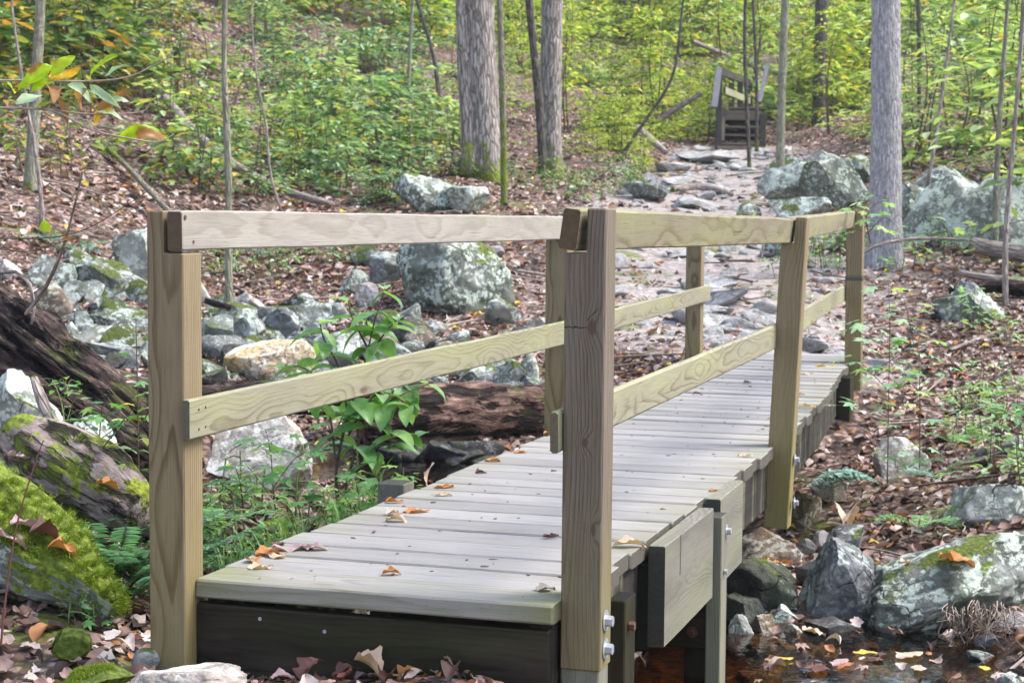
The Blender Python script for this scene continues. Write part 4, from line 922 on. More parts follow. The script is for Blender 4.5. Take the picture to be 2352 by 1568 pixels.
# ------------------------------------------------------------------ far stair
def stair():
    Ds = 28.5; c, _ = hit(1700, 342); Ds = float((c - CAM) @ Fv)
    root = empty("wooden_stair", Vector(c)); tag(root, "dark wooden stair with sloping handrails at the far end of the path", "stair")
    M_st = wood("stair_wood", (.045, .038, .036), (.022, .019, .018), 60, (.0, -.05), .03, stain=(.07, .06, .055), green_amt=.2)
    M_stt = wood('stair_tread_wood', (.17, .13, .11), (.10, .075, .065), 60, (.0, -.05), .03, stain=(.12, .08, .07), green_amt=.2)
    M_blk = simple('gap_shade_black', (.004, .004, .004), .95, 0, .2, 20, .02)  # black colour for the shade between the treads
    M_sr = simple("blue_grey_handrail", (.085, .085, .105), .6, 0, .25, 20); M_sb = wood("stair_light_wood", (.33, .34, .22), (.22, .2, .12), 60, (.0, -.05), .03)
    inv = Matrix.Translation(-root.location)
    def b(n, a, e, w_, t_, m, **k): return board(n, a, e, w_, t_, m, root, **k)
    px = lambda u, v, dd=0: Vector(W(u, v, Ds + dd))
    up = (0, 0, 1)
    for i, v in enumerate([331, 311, 292]): b("tread", px(1652, v, .05 + .25 * i), px(1750, v + 1, .05 + .25 * i), .26, .035, M_stt, up=tuple(Fv * [1, 1, 0]))
    b("riser", px(1656, 265, .75), px(1750, 266, .75), .16, .03, M_stt)
    b("landing", px(1656, 252, 1.3), px(1750, 253, 1.3), 1.0, .04, M_stt, up=tuple(Fv * [1, 1, 0]))
    b("gap_shade_panel", px(1658, 303, 1.5), px(1748, 303, 1.5), .48, .03, M_blk)  # added black panel, paints the dark void behind the treads
    b("bottom_sill", px(1645, 340, -.1), px(1752, 341, -.1), .05, .30, M_stt)
    for u in (1660, 1748): b("stringer", px(u, 336, -.05), px(u + 2, 258, 1.1), .2, .05, M_st)
    b("newel_post", px(1650, 340, -.05), px(1652, 168, -.05), .09, .09, M_st, up=tuple(Rv))
    b("newel_post", px(1752, 338, -.05), px(1753, 262, -.05), .08, .08, M_st, up=tuple(Rv))
    b("handrail", px(1640, 248, -.6), px(1652, 158, -.05), .10, .05, M_sr, up=tuple(Rv))
    b("handrail", px(1656, 165, 0), px(1722, 190, 2.6), .12, .05, M_st)
    b("handrail", px(1744, 236, .2), px(1762, 152, 1.0), .07, .05, M_sr, up=tuple(Rv))
    b("mid_rail", px(1664, 208, .1), px(1722, 232, 2.6), .11, .04, M_sb)
    for u, v0, v1, dd in ((1680, 248, 176, 1.0), (1700, 246, 184, 1.8), (1722, 244, 190, 2.6)): b("baluster_post", px(u, v0, dd), px(u, v1, dd), .09, .07, M_st, up=tuple(Rv))
stair()
# ------------------------------------------------------------------ leaf shapes
def grid_leaf(nx=8, ny=2, width=.5, curl=.25, fold=.2, lobes=0, seed=0, wav=.04, bend=None):
    """unit leaf along +x, ny quads each side of the midrib"""
    r = np.random.default_rng(seed); V = []; xs = np.linspace(0, 1, nx + 1)
    for i, x in enumerate(xs):
        wd = width * .5 * math.sin(math.pi * min(1, x ** .8 * 1.0)) ** .75 if 0 < x < 1 else .008
        wd = max(wd, .008)
        for j in range(-ny, ny + 1):
            k = j / ny; lw = wd * (1 + (lobes * math.sin(x * math.pi * 6 + seed) if lobes else 0) * abs(k)) * (1 + r.uniform(-.08, .08) * (lobes > 0))
            yv = k * lw; z = fold * abs(yv) * 1.2 - curl * (x - .45) ** 2 + wav * math.sin(x * 9 + j * 1.3 + seed) * abs(k) + r.normal(0, wav * .35) * abs(k)
            V.append((x - lw * .15 * abs(k), yv, z))
    n = 2 * ny + 1
    F = [(i * n + j, (i + 1) * n + j, (i + 1) * n + j + 1, i * n + j + 1) for i in range(nx) for j in range(2 * ny)]
    return np.array(V), F
def palm_leaf(lobes=5, seed=0, deep=.5, curl=.1):
    r = np.random.default_rng(seed); V = [(0, 0, 0), (.42, 0, 0)]; A = []
    for k in range(lobes):
        a = (k - (lobes - 1) / 2) * math.radians(250 / lobes); L = (1, .88, .62)[abs(k - lobes // 2)] * r.uniform(.92, 1.05)
        A.append((a - math.radians(14), L * .62)); A.append((a, L)); A.append((a + math.radians(14), L * .62))
        if k < lobes - 1: A.append((a + math.radians(125 / lobes), L * (1 - deep) * .75))
    for a, L in A: V.append((.22 + L * .55 * math.cos(a) * 1.15, L * .62 * math.sin(a), -curl * L * L + r.normal(0, .02)))
    V.append((.02, -.03, 0)); V.append((.02, .03, 0)); n = len(V)
    F = [(1, i, i + 1) for i in range(2, n - 3)] + [(1, n - 2, 2), (1, n - 3, n - 1), (1, 0, n - 2), (1, n - 1, 0)]
    return np.array(V), F
def tiny_leaf(width=.42, fold=.1, curl=.08):
    return np.array([(0, 0, 0), (.4, width * .5, fold - .02), (.75, width * .36, fold * .6 - curl * .5), (1, 0, -curl), (.75, -width * .36, fold * .6 - curl * .5), (.4, -width * .5, fold - .02)]), [(0, 3, 2, 1), (0, 5, 4, 3)]
T_tiny = tiny_leaf(); T_mid = grid_leaf(4, 1, .45, .3, .25, seed=1)
# ------------------------------------------------------------------ leaf materials
def mk_leaf(name, stops, trans=.35, rough=.45, spec=.4, dry=0, veins=False, transc=1.25):
    s = NT(name); geo = s.n("NewGeometry"); pos = s.n("TexCoord").outputs['Object']
    col = s.ramp(geo.outputs['Random Per Island'], stops, 'CONSTANT' if len(stops) > 4 else 'LINEAR')
    nz = s.noise(pos, 60 if dry else 25, 4)
    col = s.mix(1, col, s.ramp(nz, [(.3, .72), (.7, 1.18)]), 'MULTIPLY')
    if dry:
        d = s.sm(s.noise(s.vadd(pos, (3, 1, 7)), 14, 4), .60 - dry * .2, .66 - dry * .2); col = s.mix(d, col, (.30, .14, .04))
    s.fin(col, rough, s.bump(nz, .3, .004), spec)
    if trans:
        t = s.n("BsdfTranslucent", [s.mix(1, col, (transc, transc * 1.05, .6), 'MULTIPLY')])
        m = s.n("MixShader", [trans, s.b, t]); s.t.links.new(m.outputs[0], s.out.inputs[0])
    return s.m
LM = dict(
 brown=mk_leaf("dead_leaves", [(0, (.04, .023, .019)), (.12, (.12, .07, .056)), (.26, (.23, .14, .115)), (.44, (.34, .22, .185)), (.60, (.43, .31, .27)), (.75, (.52, .42, .38)), (.85, (.38, .17, .07)), (.90, (.18, .06, .045)), (.93, (.60, .53, .49)), (.988, (.62, .45, .08))], .12, .6, .3, transc=1.1),
 mix=mk_leaf("slope_leaves", [(0, (.035, .08, .02)), (.2, (.09, .17, .045)), (.4, (.17, .29, .09)), (.58, (.30, .42, .18)), (.74, (.34, .38, .08)), (.85, (.55, .42, .06)), (.93, (.52, .26, .05))]),
 blue=mk_leaf("bluish_green_leaves", [(0, (.035, .10, .035)), (.22, (.10, .22, .08)), (.45, (.20, .36, .16)), (.66, (.36, .52, .30)), (.88, (.36, .44, .12)), (.96, (.6, .42, .08))]),
 yell=mk_leaf("yellow_green_leaves", [(0, (.07, .13, .02)), (.18, (.20, .30, .04)), (.38, (.34, .46, .07)), (.60, (.48, .58, .12)), (.80, (.64, .68, .26)), (.92, (.66, .50, .06))], .45),
 pale=mk_leaf("pale_green_leaves", [(0, (.08, .16, .04)), (.2, (.22, .34, .10)), (.45, (.36, .50, .20)), (.68, (.52, .64, .34)), (.88, (.66, .68, .22)), (.95, (.62, .46, .16))], .42),
 shrub=mk_leaf("broad_shrub_leaves", [(0, (.08, .20, .05)), (.35, (.15, .33, .09)), (.7, (.22, .42, .14)), (1, (.32, .52, .18))], .4, .38, .45),
 maple=mk_leaf("maple_seedling_leaves", [(0, (.08, .22, .06)), (.4, (.15, .34, .11)), (.8, (.25, .46, .19)), (1, (.40, .55, .12))], .4, .45, .4),
 mint=mk_leaf("mint_green_leaves", [(0, (.20, .38, .20)), (.5, (.34, .52, .32)), (.9, (.46, .62, .34)), (1, (.5, .6, .1))], .4),
 fern=mk_leaf("fern_fronds", [(0, (.03, .10, .025)), (.5, (.06, .18, .045)), (1, (.11, .27, .08))], .3),
 fernb=mk_leaf("bluish_fern_fronds", [(0, (.10, .22, .17)), (.5, (.20, .34, .29)), (1, (.32, .48, .42))], .25),
 grass=mk_leaf("grass_blades", [(0, (.10, .22, .05)), (1, (.26, .40, .14))], .35),
 fg=mk_leaf("foreground_green_leaf", [(0, (.26, .42, .01)), (1, (.42, .55, .02))], .5, .35, .4, dry=.15),
 fgy=mk_leaf("foreground_yellow_leaf", [(0, (.62, .36, .015)), (1, (.70, .42, .02))], .5, .4, .4, dry=.25),
 fgb=mk_leaf("foreground_brown_leaf", [(0, (.26, .12, .04)), (1, (.36, .20, .09))], .3, .6, .3, dry=.2),
 fgp=mk_leaf("foreground_pale_leaf", [(0, (.36, .52, .33)), (1, (.48, .62, .40))], .35, .3, .5),
 mossd=mk_leaf("dark_moss_tufts", [(0, (.04, .06, .01)), (.5, (.09, .13, .02)), (1, (.16, .21, .035))], .2, .7, .2),
 mossb=mk_leaf("moss_tufts", [(0, (.10, .16, .012)), (.5, (.20, .28, .03)), (1, (.34, .42, .06))], .3, .7, .2),
)
M_stem = simple("brown_stem", (.10, .075, .05), .8, 0, .3, 60, .2); M_stemg = simple("green_stem", (.17, .21, .08), .7, 0, .2, 60, .2); M_stemr = simple("reddish_stem", (.16, .07, .05), .7, 0, .2, 60, .2)
M_stemp = simple("pale_twig", (.33, .27, .22), .8, 0, .3, 60, .2)

# ------------------------------------------------------------------ leaf litter
def litter():
    tn = [grid_leaf(12, 2, .58, c, f, lb, sd, .05) for c, f, lb, sd in ((.5, .3, .22, 1), (-.4, .5, .0, 2), (.3, -.4, .20, 3), (.9, .6, .0, 4), (.2, .2, .25, 5), (-.8, .3, .0, 6), (1.3, .9, .0, 9))] + [palm_leaf(5, 3, .4, .2)]
    tf = [grid_leaf(3, 1, .6, c, f, lb, sd, .1) for c, f, lb, sd in ((.6, .6, .2, 1), (-.6, .9, .0, 2), (.3, -.5, .3, 3), (.9, .2, .1, 4))]
    parts = []
    def batch(n, d0, d1, size, tm, am=.40, power=1.0):
        D = (d0 ** power + rng.uniform(0, 1, n) * (d1 ** power - d0 ** power)) ** (1 / power); a = fwd + rng.uniform(-am, am, n)
        x, y = CAM[0] + D * np.cos(a), CAM[1] + D * np.sin(a); z = hgt(x, y); pd = pathdist(x, y)
        cl = vn(np.stack([x * 1.1, y * 1.1, 0 * x], -1), 77)
        keep = (rng.uniform(0, 1, n) > pd * .90) & (rng.uniform(0, 1, n) < .72 + .45 * cl)
        keep &= (z > WATER_Z + .02) | (rng.uniform(0, 1, n) < .10)
        keep &= (chan(x, y) > .55) | (rng.uniform(0, 1, n) < .08)
        keep &= ~((x > -.03) & (x < .9) & (y > .03) & (y < 7) & (rng.uniform(0, 1, n) < .7))
        x, y, z = x[keep], y[keep], z[keep]; n = len(x); z = np.maximum(z, WATER_Z + .004)
        N = gnorm(x, y); az = rng.uniform(0, 6.283, n); tl = rng.normal(0, .16, n); ro = rng.normal(0, .22, n)
        R = eul(az, tl, ro)
        # lean the leaf frame onto the slope
        up = np.array([0, 0, 1.]); v = np.cross(np.broadcast_to(up, N.shape), N); c = N[:, 2]
        K = np.zeros((n, 3, 3)); K[:, 0, 1], K[:, 0, 2], K[:, 1, 0], K[:, 1, 2], K[:, 2, 0], K[:, 2, 1] = -v[:, 2], v[:, 1], v[:, 2], -v[:, 0], -v[:, 1], v[:, 0]
        RR = np.eye(3)[None] + K + K @ K / (1 + c)[:, None, None]; R = RR @ R
        S = size * rng.uniform(.6, 1.3, n); P = np.stack([x, y, z + S * .07 + rng.uniform(0, .010, n)], -1)
        k = rng.integers(0, len(tm), n)
        for i, T in enumerate(tm):
            m_ = k == i; parts.append(scatter(T, P[m_], R[m_], S[m_]))
    batch(16000, 3.2, 6.8, .060, tn, .42, 2)
    batch(40000, 6.6, 13.5, .056, tf, .36, 1.6)
    batch(44000, 13, 34, .085, tf, .33, 1.4)
    v, l, t, _ = join(parts); o = link("leaf_litter", np_mesh("leaf_litter", v, l, t), LM['brown'])
    tag(o, "brown and pinkish dead leaves carpeting the forest floor", 'leaf litter', kind='stuff')
litter()

# ------------------------------------------------------------------ plant builders
def stem_arr(pts, r0, r1, n=5, smooth=True):
    pts = np.array(pts, float); m = len(pts)
    if smooth and m > 2:
        t = np.linspace(0, m - 1, (m - 1) * 4 + 1); P = []
        for tt in t:
            i = min(int(tt), m - 2); f = tt - i; p0, p1, p2, p3 = pts[max(i - 1, 0)], pts[i], pts[i + 1], pts[min(i + 2, m - 1)]
            P.append(.5 * ((2 * p1) + (-p0 + p2) * f + (2 * p0 - 5 * p1 + 4 * p2 - p3) * f * f + (-p0 + 3 * p1 - 3 * p2 + p3) * f ** 3))
        pts = np.array(P); m = len(pts)
    T = np.gradient(pts, axis=0); T /= np.linalg.norm(T, axis=1, keepdims=True) + 1e-9
    ref = np.array([.31, .2, .93]) if abs(T[:, 2]).mean() < .8 else np.array([1., .1, 0]); A = np.cross(T, ref); A /= np.linalg.norm(A, axis=1, keepdims=True); B = np.cross(T, A)
    th = np.linspace(0, 2 * math.pi, n, endpoint=False); R = np.linspace(r0, r1, m)[:, None, None]
    V = (pts[:, None] + R * (A[:, None] * np.cos(th)[None, :, None] + B[:, None] * np.sin(th)[None, :, None])).reshape(-1, 3)
    L, Tt = [], []
    for i in range(m - 1):
        for j in range(n): L += [i * n + j, i * n + (j + 1) % n, (i + 1) * n + (j + 1) % n, (i + 1) * n + j]; Tt.append(4)
    return (V, np.array(L), np.array(Tt)), pts
def twigs(n=620):
    r = np.random.default_rng(71); parts = []
    D = 3.3 + 24 * r.uniform(0, 1, n) ** 1.5; a = fwd + r.uniform(-.38, .38, n); x, y = CAM[0] + D * np.cos(a), CAM[1] + D * np.sin(a); z = hgt(x, y)
    for k in range(n):
        if z[k] < WATER_Z or (-.1 < x[k] < 1 and 0 < y[k] < 7): continue
        L = r.uniform(.08, .35) * (1 + D[k] / 14); az = r.uniform(0, 6.28); t = np.array([-.5, -.1, .25, .5]) * L
        px_, py_ = x[k] + t * math.cos(az) + r.normal(0, .05 * L, 4), y[k] + t * math.sin(az) + r.normal(0, .05 * L, 4); pz = hgt(px_, py_) + .022 + r.uniform(0, .02)
        w_ = r.uniform(.0018, .0055) * (1 + D[k] / 12); arr, _ = stem_arr(np.stack([px_, py_, pz], -1), w_, w_ * .4, 4); parts.append(arr)
        if r.random() < .4:
            q = np.array([px_[1], py_[1], pz[1]]); e = q + np.array([math.cos(az + .7), math.sin(az + .7), .15]) * L * .35; parts.append(stem_arr([q, (q + e) / 2, e], w_ * .6, w_ * .3, 4)[0])
    v, l, t, _ = join(parts); o = link("twigs", np_mesh("twigs", v, l, t), mk_leaf("fallen_twigs", [(0, (.06, .045, .035)), (.5, (.20, .155, .125)), (1, (.36, .31, .27))], 0, .85, .2)); tag(o, "thin dead twigs strewn through the leaf litter", 'twigs', kind='stuff')
twigs()
def layered(r, h, spread, branches, per, leaf, tm, ns=1, droop=.15, low=.25, flat=.3):
    """a sapling or shrub: stems with near-horizontal sprays of leaves. -> stem parts, leaf parts"""
    st, P, AZ, TI, RO, SC = [], [], [], [], [], []
    for s_ in range(ns):
        a0 = r.uniform(0, 6.28); hh = h * r.uniform(.7, 1); lean = r.uniform(0, .3) * spread
        base = np.array([r.normal(0, .04 * ns), r.normal(0, .04 * ns), -.05])
        top = base + np.array([math.cos(a0) * lean, math.sin(a0) * lean, hh]); mid = (base + top) / 2 + r.normal(0, .06 * h, 3) * [1, 1, .2]
        arr, pts = stem_arr([base, mid, top], .012 * h ** .7, .003, 4); st.append(arr)
        for b in range(max(1, branches // ns)):
            f = r.uniform(low, 1); p = pts[int(f * (len(pts) - 1))]; az = r.uniform(0, 6.28); L = spread * r.uniform(.35, 1) * (1.15 - .55 * f)
            el = r.uniform(-.05, .35); e = p + np.array([math.cos(az) * L, math.sin(az) * L, math.tan(el) * L * .6 - droop * L]); m_ = (p + e) / 2 + np.array([0, 0, .10 * L])
            arr, bp = stem_arr([p, m_, e], .004, .0015, 3); st.append(arr)
            nl = max(4, int(per * L / spread)); tt = r.uniform(.15, 1, nl)
            q = bp[(tt * (len(bp) - 1)).astype(int)]
            side = r.choice([-1, 1], nl); off = r.uniform(0, .30 * L + .03, nl)
            aa = az + side * r.uniform(.5, 1.3, nl)
            q = q + np.stack([np.cos(aa) * off, np.sin(aa) * off, r.normal(0, .05 * L + .012, nl)], -1)
            P.append(q); AZ.append(aa); TI.append(r.normal(-.12, flat, nl)); RO.append(r.normal(0, flat, nl)); SC.append(leaf * r.uniform(.6, 1.25, nl))
    P, AZ, TI, RO, SC = map(np.concatenate, (P, AZ, TI, RO, SC))
    lv = scatter(tm, P, eul(AZ, TI, RO), SC)
    return join(st)[:3], lv
def two_mat(name, st, lv, ms, ml, base, label=None, cat=None, group=None, kind=None, split=True):
    """plant with stem and foliage parts"""
    root = empty(name, base); tag(root, label, cat, group, kind)
    link('stem', np_mesh('stem', *st), ms, root); link('foliage', np_mesh('foliage', *lv), ml, root); return root

# --- the undergrowth nobody could count
def undergrowth(name, label, mat, regions, protos, seed, smat=M_stem):
    r = np.random.default_rng(seed); st, lv = [], []
    for (u0, u1, v0, v1, n, s0, s1) in regions:
        for _ in range(n):
            p, D = hit(r.uniform(u0, u1), r.uniform(v0, v1)); k = int(r.integers(len(protos))); S, L = protos[k]; a = r.uniform(0, 6.28); s_ = r.uniform(s0, s1)
            c, sn = math.cos(a) * s_, math.sin(a) * s_; Rm = np.array([[c, -sn, 0], [sn, c, 0], [0, 0, s_]])
            st.append((S[0] @ Rm.T + p, S[1], S[2])); lv.append((L[0] @ Rm.T + p, L[1], L[2]))
    v, l, t, mi = join(st + lv, [0] * len(st) + [1] * len(lv)); me = np_mesh(name, v, l, t, True, mi); me.materials.append(smat); me.materials.append(mat)
    o = link(name, me); tag(o, label, 'undergrowth', kind='stuff'); return o
rr_ = np.random.default_rng(99)
low = [layered(rr_, .7, .55, 12, 14, .12, T_tiny, ns=4, low=.3) for _ in range(5)]
mid_ = [layered(rr_, 1.5, 1.0, 18, 24, .19, T_tiny, ns=3, low=.15, flat=.25) for _ in range(6)]
tall = [layered(rr_, 4.2, 1.8, 30, 44, .24, T_tiny, ns=2, low=.06, flat=.25) for _ in range(6)]
bush = [layered(rr_, 2.2, 1.2, 20, 26, .15, T_tiny, ns=2, low=.1, flat=.25) for _ in range(4)]
undergrowth("undergrowth", "mixed green and yellowing low plants over the upper left slope", LM['mix'], [(-250, 420, 20, 260, 56, .8, 1.3), (-150, 1000, -60, 60, 50, .8, 1.3), (-100, 500, 260, 470, 10, .5, .8)], low + mid_[:2], 1)
undergrowth("undergrowth", "bluish green bushy plants across the middle of the slope", LM['blue'], [(560, 1080, 190, 420, 24, .45, .9), (520, 1080, 60, 190, 13, .5, .9), (560, 1000, 400, 470, 9, .3, .5), (300, 560, 250, 400, 4, .3, .5)], mid_, 2)
undergrowth("undergrowth", "thin shrubs with leaves coloured pale as highlights over the left and middle slope", LM['pale'], [(350, 1080, 20, 400, 14, .45, .9), (540, 1060, 280, 430, 7, .5, .8)], mid_, 22)  # leaf highlights put into the colour by adding paler plants
undergrowth("undergrowth", "bright yellow-green saplings filling the slope behind the two big trunks", LM['yell'], [(1140, 1640, 60, 330, 18, .35, .7), (1150, 2000, -30, 140, 30, .55, 1.0), (900, 1300, -60, 90, 26, .5, .9), (1290, 1480, 330, 400, 8, .16, .28), (600, 1000, -60, 10, 14, .5, .8)], tall, 3)
undergrowth("undergrowth", "paler grey-green saplings mixed among the yellow-green ones behind the trunks", LM['pale'], [(1140, 2000, -30, 330, 34, .3, .8)], tall + bush, 33)
undergrowth("undergrowth", "yellow-green leafy plants round the far stair and above the lichened rocks", LM['yell'], [(1770, 2010, 120, 330, 24, .30, .6), (1560, 1640, 200, 330, 9, .25, .4)], tall[:3] + mid_[:3], 4)
undergrowth("undergrowth", "pale green layered saplings at the upper right behind the outcrop", LM['pale'], [(2080, 2500, 120, 340, 17, .3, .6), (2060, 2500, -60, 150, 30, .5, .9)], tall, 5)
undergrowth("undergrowth", "near pale-leaved saplings standing over the outcrop", LM['pale'], [(2100, 2460, 330, 400, 9, .8, 1.3), (2390, 2500, 560, 640, 2, .8, 1.2)], bush, 15)
undergrowth("undergrowth", "sparse pale green seedlings over the litter of the right bank", LM['mint'], [(2060, 2400, 600, 1050, 8, .25, .45), (1900, 2200, 560, 640, 5, .3, .5), (2200, 2400, 1000, 1130, 6, .3, .45)], low, 6)
undergrowth("undergrowth", "little green plants at the foot of the two big trunks and path edges", LM['blue'], [(1150, 1480, 400, 470, 20, .3, .55), (480, 840, 560, 640, 12, .25, .45), (1650, 1990, 560, 640, 6, .3, .5)], low, 7)
# ------------------------------------------------------------------ single plants
def px_plant(name, label, cat, stems, D, leafmat, tm, leaf, base=None, smat=M_stem, spacing=.05, start=.35, flat=.35, pair=True, sr=.004, seed=0, droop=-.25, extra=None, petiole=0.):
    """stems: pixel polylines from the foot up, all at depth about D; leaves in pairs along the upper part"""
    r = np.random.default_rng(seed); st = []; P, AZ, TI, RO, SC = [], [], [], [], []
    b = W(*stems[0][0], D) if base is None else base
    for k, pl in enumerate(stems):
        pts = []
        for i, q in enumerate(pl):
            dd = q[2] if len(q) > 2 else (r.uniform(-.12, .12) * i / len(pl)); pts.append(W(q[0], q[1], D + dd) - b)
        arr, pp = stem_arr(pts, sr * (1.0 if k == 0 else .7), sr * .3, 6); st.append(arr)
        seg = np.r_[0, np.cumsum(np.linalg.norm(np.diff(pp, axis=0), axis=1))]; L = seg[-1]; s_ = L * start
        while s_ <= L + 1e-6:
            p = np.array([np.interp(s_, seg, pp[:, i]) for i in range(3)]); a = r.uniform(0, 6.28)
            for sd in ((0, math.pi) if pair else (0,)):
                az = a + sd + r.normal(0, .2); sc = leaf * r.uniform(.7, 1.15) * (1 if s_ < L * .96 else .75); q = p.copy()
                if petiole:
                    q = p + petiole * r.uniform(.5, 1.2) * np.array([math.cos(az), math.sin(az), .35]); arr2, _ = stem_arr([p, (p + q) / 2 + [0, 0, .01], q], sr * .3, sr * .2, 3); st.append(arr2)
                P.append(q); AZ.append(az); TI.append(r.normal(droop, flat)); RO.append(r.normal(0, flat)); SC.append(sc)
            s_ += spacing * r.uniform(.7, 1.3)
        # a leaf at the tip
        P.append(pp[-1]); AZ.append(r.uniform(0, 6.28)); TI.append(.1); RO.append(0); SC.append(leaf * .7)
    lv = scatter(tm, np.array(P), eul(np.array(AZ), np.array(TI), np.array(RO)), np.array(SC))
    root = two_mat(name, join(st)[:3], lv, smat, leafmat, Vector(b), label, cat); return root
T_broad = grid_leaf(9, 2, .52, .35, .28, seed=4, wav=.012)
T_maple = palm_leaf(5, 5, .45, .12); T_small = grid_leaf(4, 1, .4, .2, .2, seed=7, wav=.01)
sh = px_plant("broad_leaved_shrub", "tall broad-leaved shrub with small purple berries below the left railing", "shrub",
  [[(780, 1190), (772, 1090), (795, 970), (838, 830), (860, 740), (884, 662)], [(782, 1180), (815, 1040), (850, 960), (905, 915), (985, 880)], [(778, 1150), (762, 980), (735, 880), (690, 842), (650, 845)],
   [(785, 1120), (840, 1060), (880, 1020), (925, 1030)], [(800, 960), (780, 850), (745, 780), (735, 740)], [(838, 830), (880, 770), (915, 730)], [(845, 800), (810, 730), (800, 690)], [(850, 960), (900, 990), (960, 1000)], [(800, 1000), (840, 930), (880, 900), (940, 930)]],
  6.15, LM['shrub'], T_broad, .125, spacing=.06, start=.42, sr=.0065, seed=5, droop=-.35)
bm = bmesh.new(); r_ = np.random.default_rng(3)
for (u, v) in ((852, 716), (842, 735), (765, 742), (756, 760), (840, 752), (870, 700)):
    for k in range(7):
        q = W(u + r_.normal(0, 5), v + r_.normal(0, 4), 6.1) - np.array(sh.location); bmesh.ops.create_icosphere(bm, subdivisions=1, radius=.004, matrix=Matrix.Translation(Vector(q)))
me = bpy.data.meshes.new("berries"); bm.to_mesh(me); bm.free(); link("berries", me, simple("purple_berries", (.14, .02, .09), .35), sh)
def seedling(px, D, label, mat='maple', leaf=.085, h=1, seed=0, smat=M_stem, tm=T_maple, cat='seedling', spacing=.07, start=.3, pet=.05, name='maple_seedling', sr=.003):
    return px_plant(name, label, cat, px, D, LM[mat], tm, leaf, spacing=spacing, start=start, flat=.2, droop=-.08, seed=seed, smat=smat, petiole=pet, sr=sr)
def SD(px, label, **k):
    p, D = hit(px[0][0][0], px[0][0][1]); seedling(px, D, label, **k)
seedling([[(318, 1230), (318, 1050), (316, 900), (312, 730)], [(318, 1000), (345, 930), (352, 900)], [(317, 1120), (290, 1080), (275, 1060)]], 4.9, "thin upright maple seedling just left of the near left post", leaf=.062, seed=11, spacing=.10)
seedling([[(228, 1010), (232, 960), (236, 925)], [(228, 1010), (262, 985), (290, 962)], [(228, 1000), (200, 975), (190, 965)]], 5.6, "small maple seedling growing on the dark rotten log", leaf=.09, seed=12, start=.7)
seedling([[(150, 985), (140, 920), (120, 870)], [(150, 985), (165, 930), (185, 905)], [(140, 925), (155, 895), (150, 880)]], 5.5, "light green sprout in front of the dark rotten log", leaf=.05, seed=13, tm=T_small, smat=M_stemg, spacing=.045)
seedling([[(105, 1075), (125, 1040), (140, 1010)]], 5.2, "short light green sprout beside the dead stub", leaf=.05, seed=14, tm=T_small, smat=M_stemg, spacing=.04)
seedling([[(215, 1105), (225, 1050), (250, 1010), (310, 930)], [(205, 1110), (270, 1050), (350, 1010)]], 4.9, "arching branch with yellow and brownish small leaves left of the near left post", mat='mix', leaf=.055, seed=15, tm=grid_leaf(6, 1, .55, .3, .2, .3, 3, .03), spacing=.05, cat='branch', name='leafy_twig')
for k, (px, lb) in enumerate([([[(640, 1235), (628, 1130), (622, 1040), (610, 985)], [(630, 1150), (585, 1090), (560, 1060)], [(628, 1120), (670, 1060), (700, 1040)]], "tall maple seedling cluster right of the near left post"),
    ([[(700, 1245), (690, 1180), (672, 1120)], [(700, 1240), (730, 1180), (740, 1150)]], "maple seedling beside the tall cluster"),
    ([[(835, 1215), (826, 1150), (815, 1095)], [(832, 1200), (870, 1150), (885, 1120)], [(830, 1190), (790, 1140), (770, 1120)]], "spreading maple seedling at the foot of the broad-leaved shrub"),
    ([[(760, 1225), (745, 1190), (735, 1160)], [(760, 1225), (790, 1190), (800, 1165)]], "low maple seedling just above the deck's left edge"),
    ([[(860, 1140), (862, 1090), (868, 1060)], [(862, 1120), (900, 1085), (915, 1070)]], "maple seedling left of the grey stub post"),
    ([[(560, 1180), (552, 1110), (540, 1070)], [(556, 1150), (520, 1120), (505, 1110)]], "leggy maple seedling in front of the pinkish boulder"),
    ([[(770, 1010), (745, 960), (720, 930)], [(765, 1000), (790, 950), (800, 925)]], "maple leaves in front of the pinkish boulder's top")]):
    D = 5.9 if k < 6 else 6.4; seedling(px, D, lb, leaf=.105, seed=20 + k, spacing=.07, start=.35, pet=.06)
# right bank seedlings
for k, (px, D, lb) in enumerate([([[(2038, 1120), (2040, 1000), (2042, 860), (2044, 740), (2040, 640)], [(2042, 900), (1990, 850), (1905, 830)], [(2042, 800), (1985, 770), (1935, 740)], [(2042, 830), (2090, 800), (2130, 790)], [(2041, 960), (1990, 935), (1920, 930)]], 7.7, "tallest thin maple seedling standing in front of the right bank"),
    ([[(2112, 1080), (2113, 960), (2112, 860), (2108, 800)], [(2112, 900), (2070, 860), (2050, 850)], [(2112, 880), (2160, 850), (2190, 845)]], 7.9, "second thin maple seedling right of the tallest one"),
    ([[(2100, 800), (2085, 720), (2075, 690)], [(2095, 770), (2130, 720), (2150, 700)]], 9.8, "pale maple seedling above the second thin one"),
    ([[(2290, 1000), (2280, 930), (2270, 890)], [(2290, 1000), (2320, 930), (2345, 905)], [(2290, 980), (2330, 960), (2360, 950)]], 8.2, "bright leafy seedling at the right edge"),
    ([[(2210, 760), (2208, 720), (2205, 695)]], 11.5, "small seedling in front of the pale flat boulder"),
    ([[(2000, 560), (1990, 500), (2010, 470), (2040, 460)], [(1995, 520), (1970, 490), (1950, 480)], [(1990, 540), (2030, 500), (2060, 520)]], 9.0, "hanging maple sprig at the end of the right top rail"),
    ([[(2180, 545), (2170, 520), (2150, 500)], [(2180, 600), (2130, 585), (2090, 570)]], 12, "leafy sprig in front of the outcrop's foot")]):
    seedling(px, D, lb, mat='mint' if k not in (3,) else 'maple', leaf=.10, seed=40 + k, spacing=.10, start=.15, pet=.07, sr=.0035)
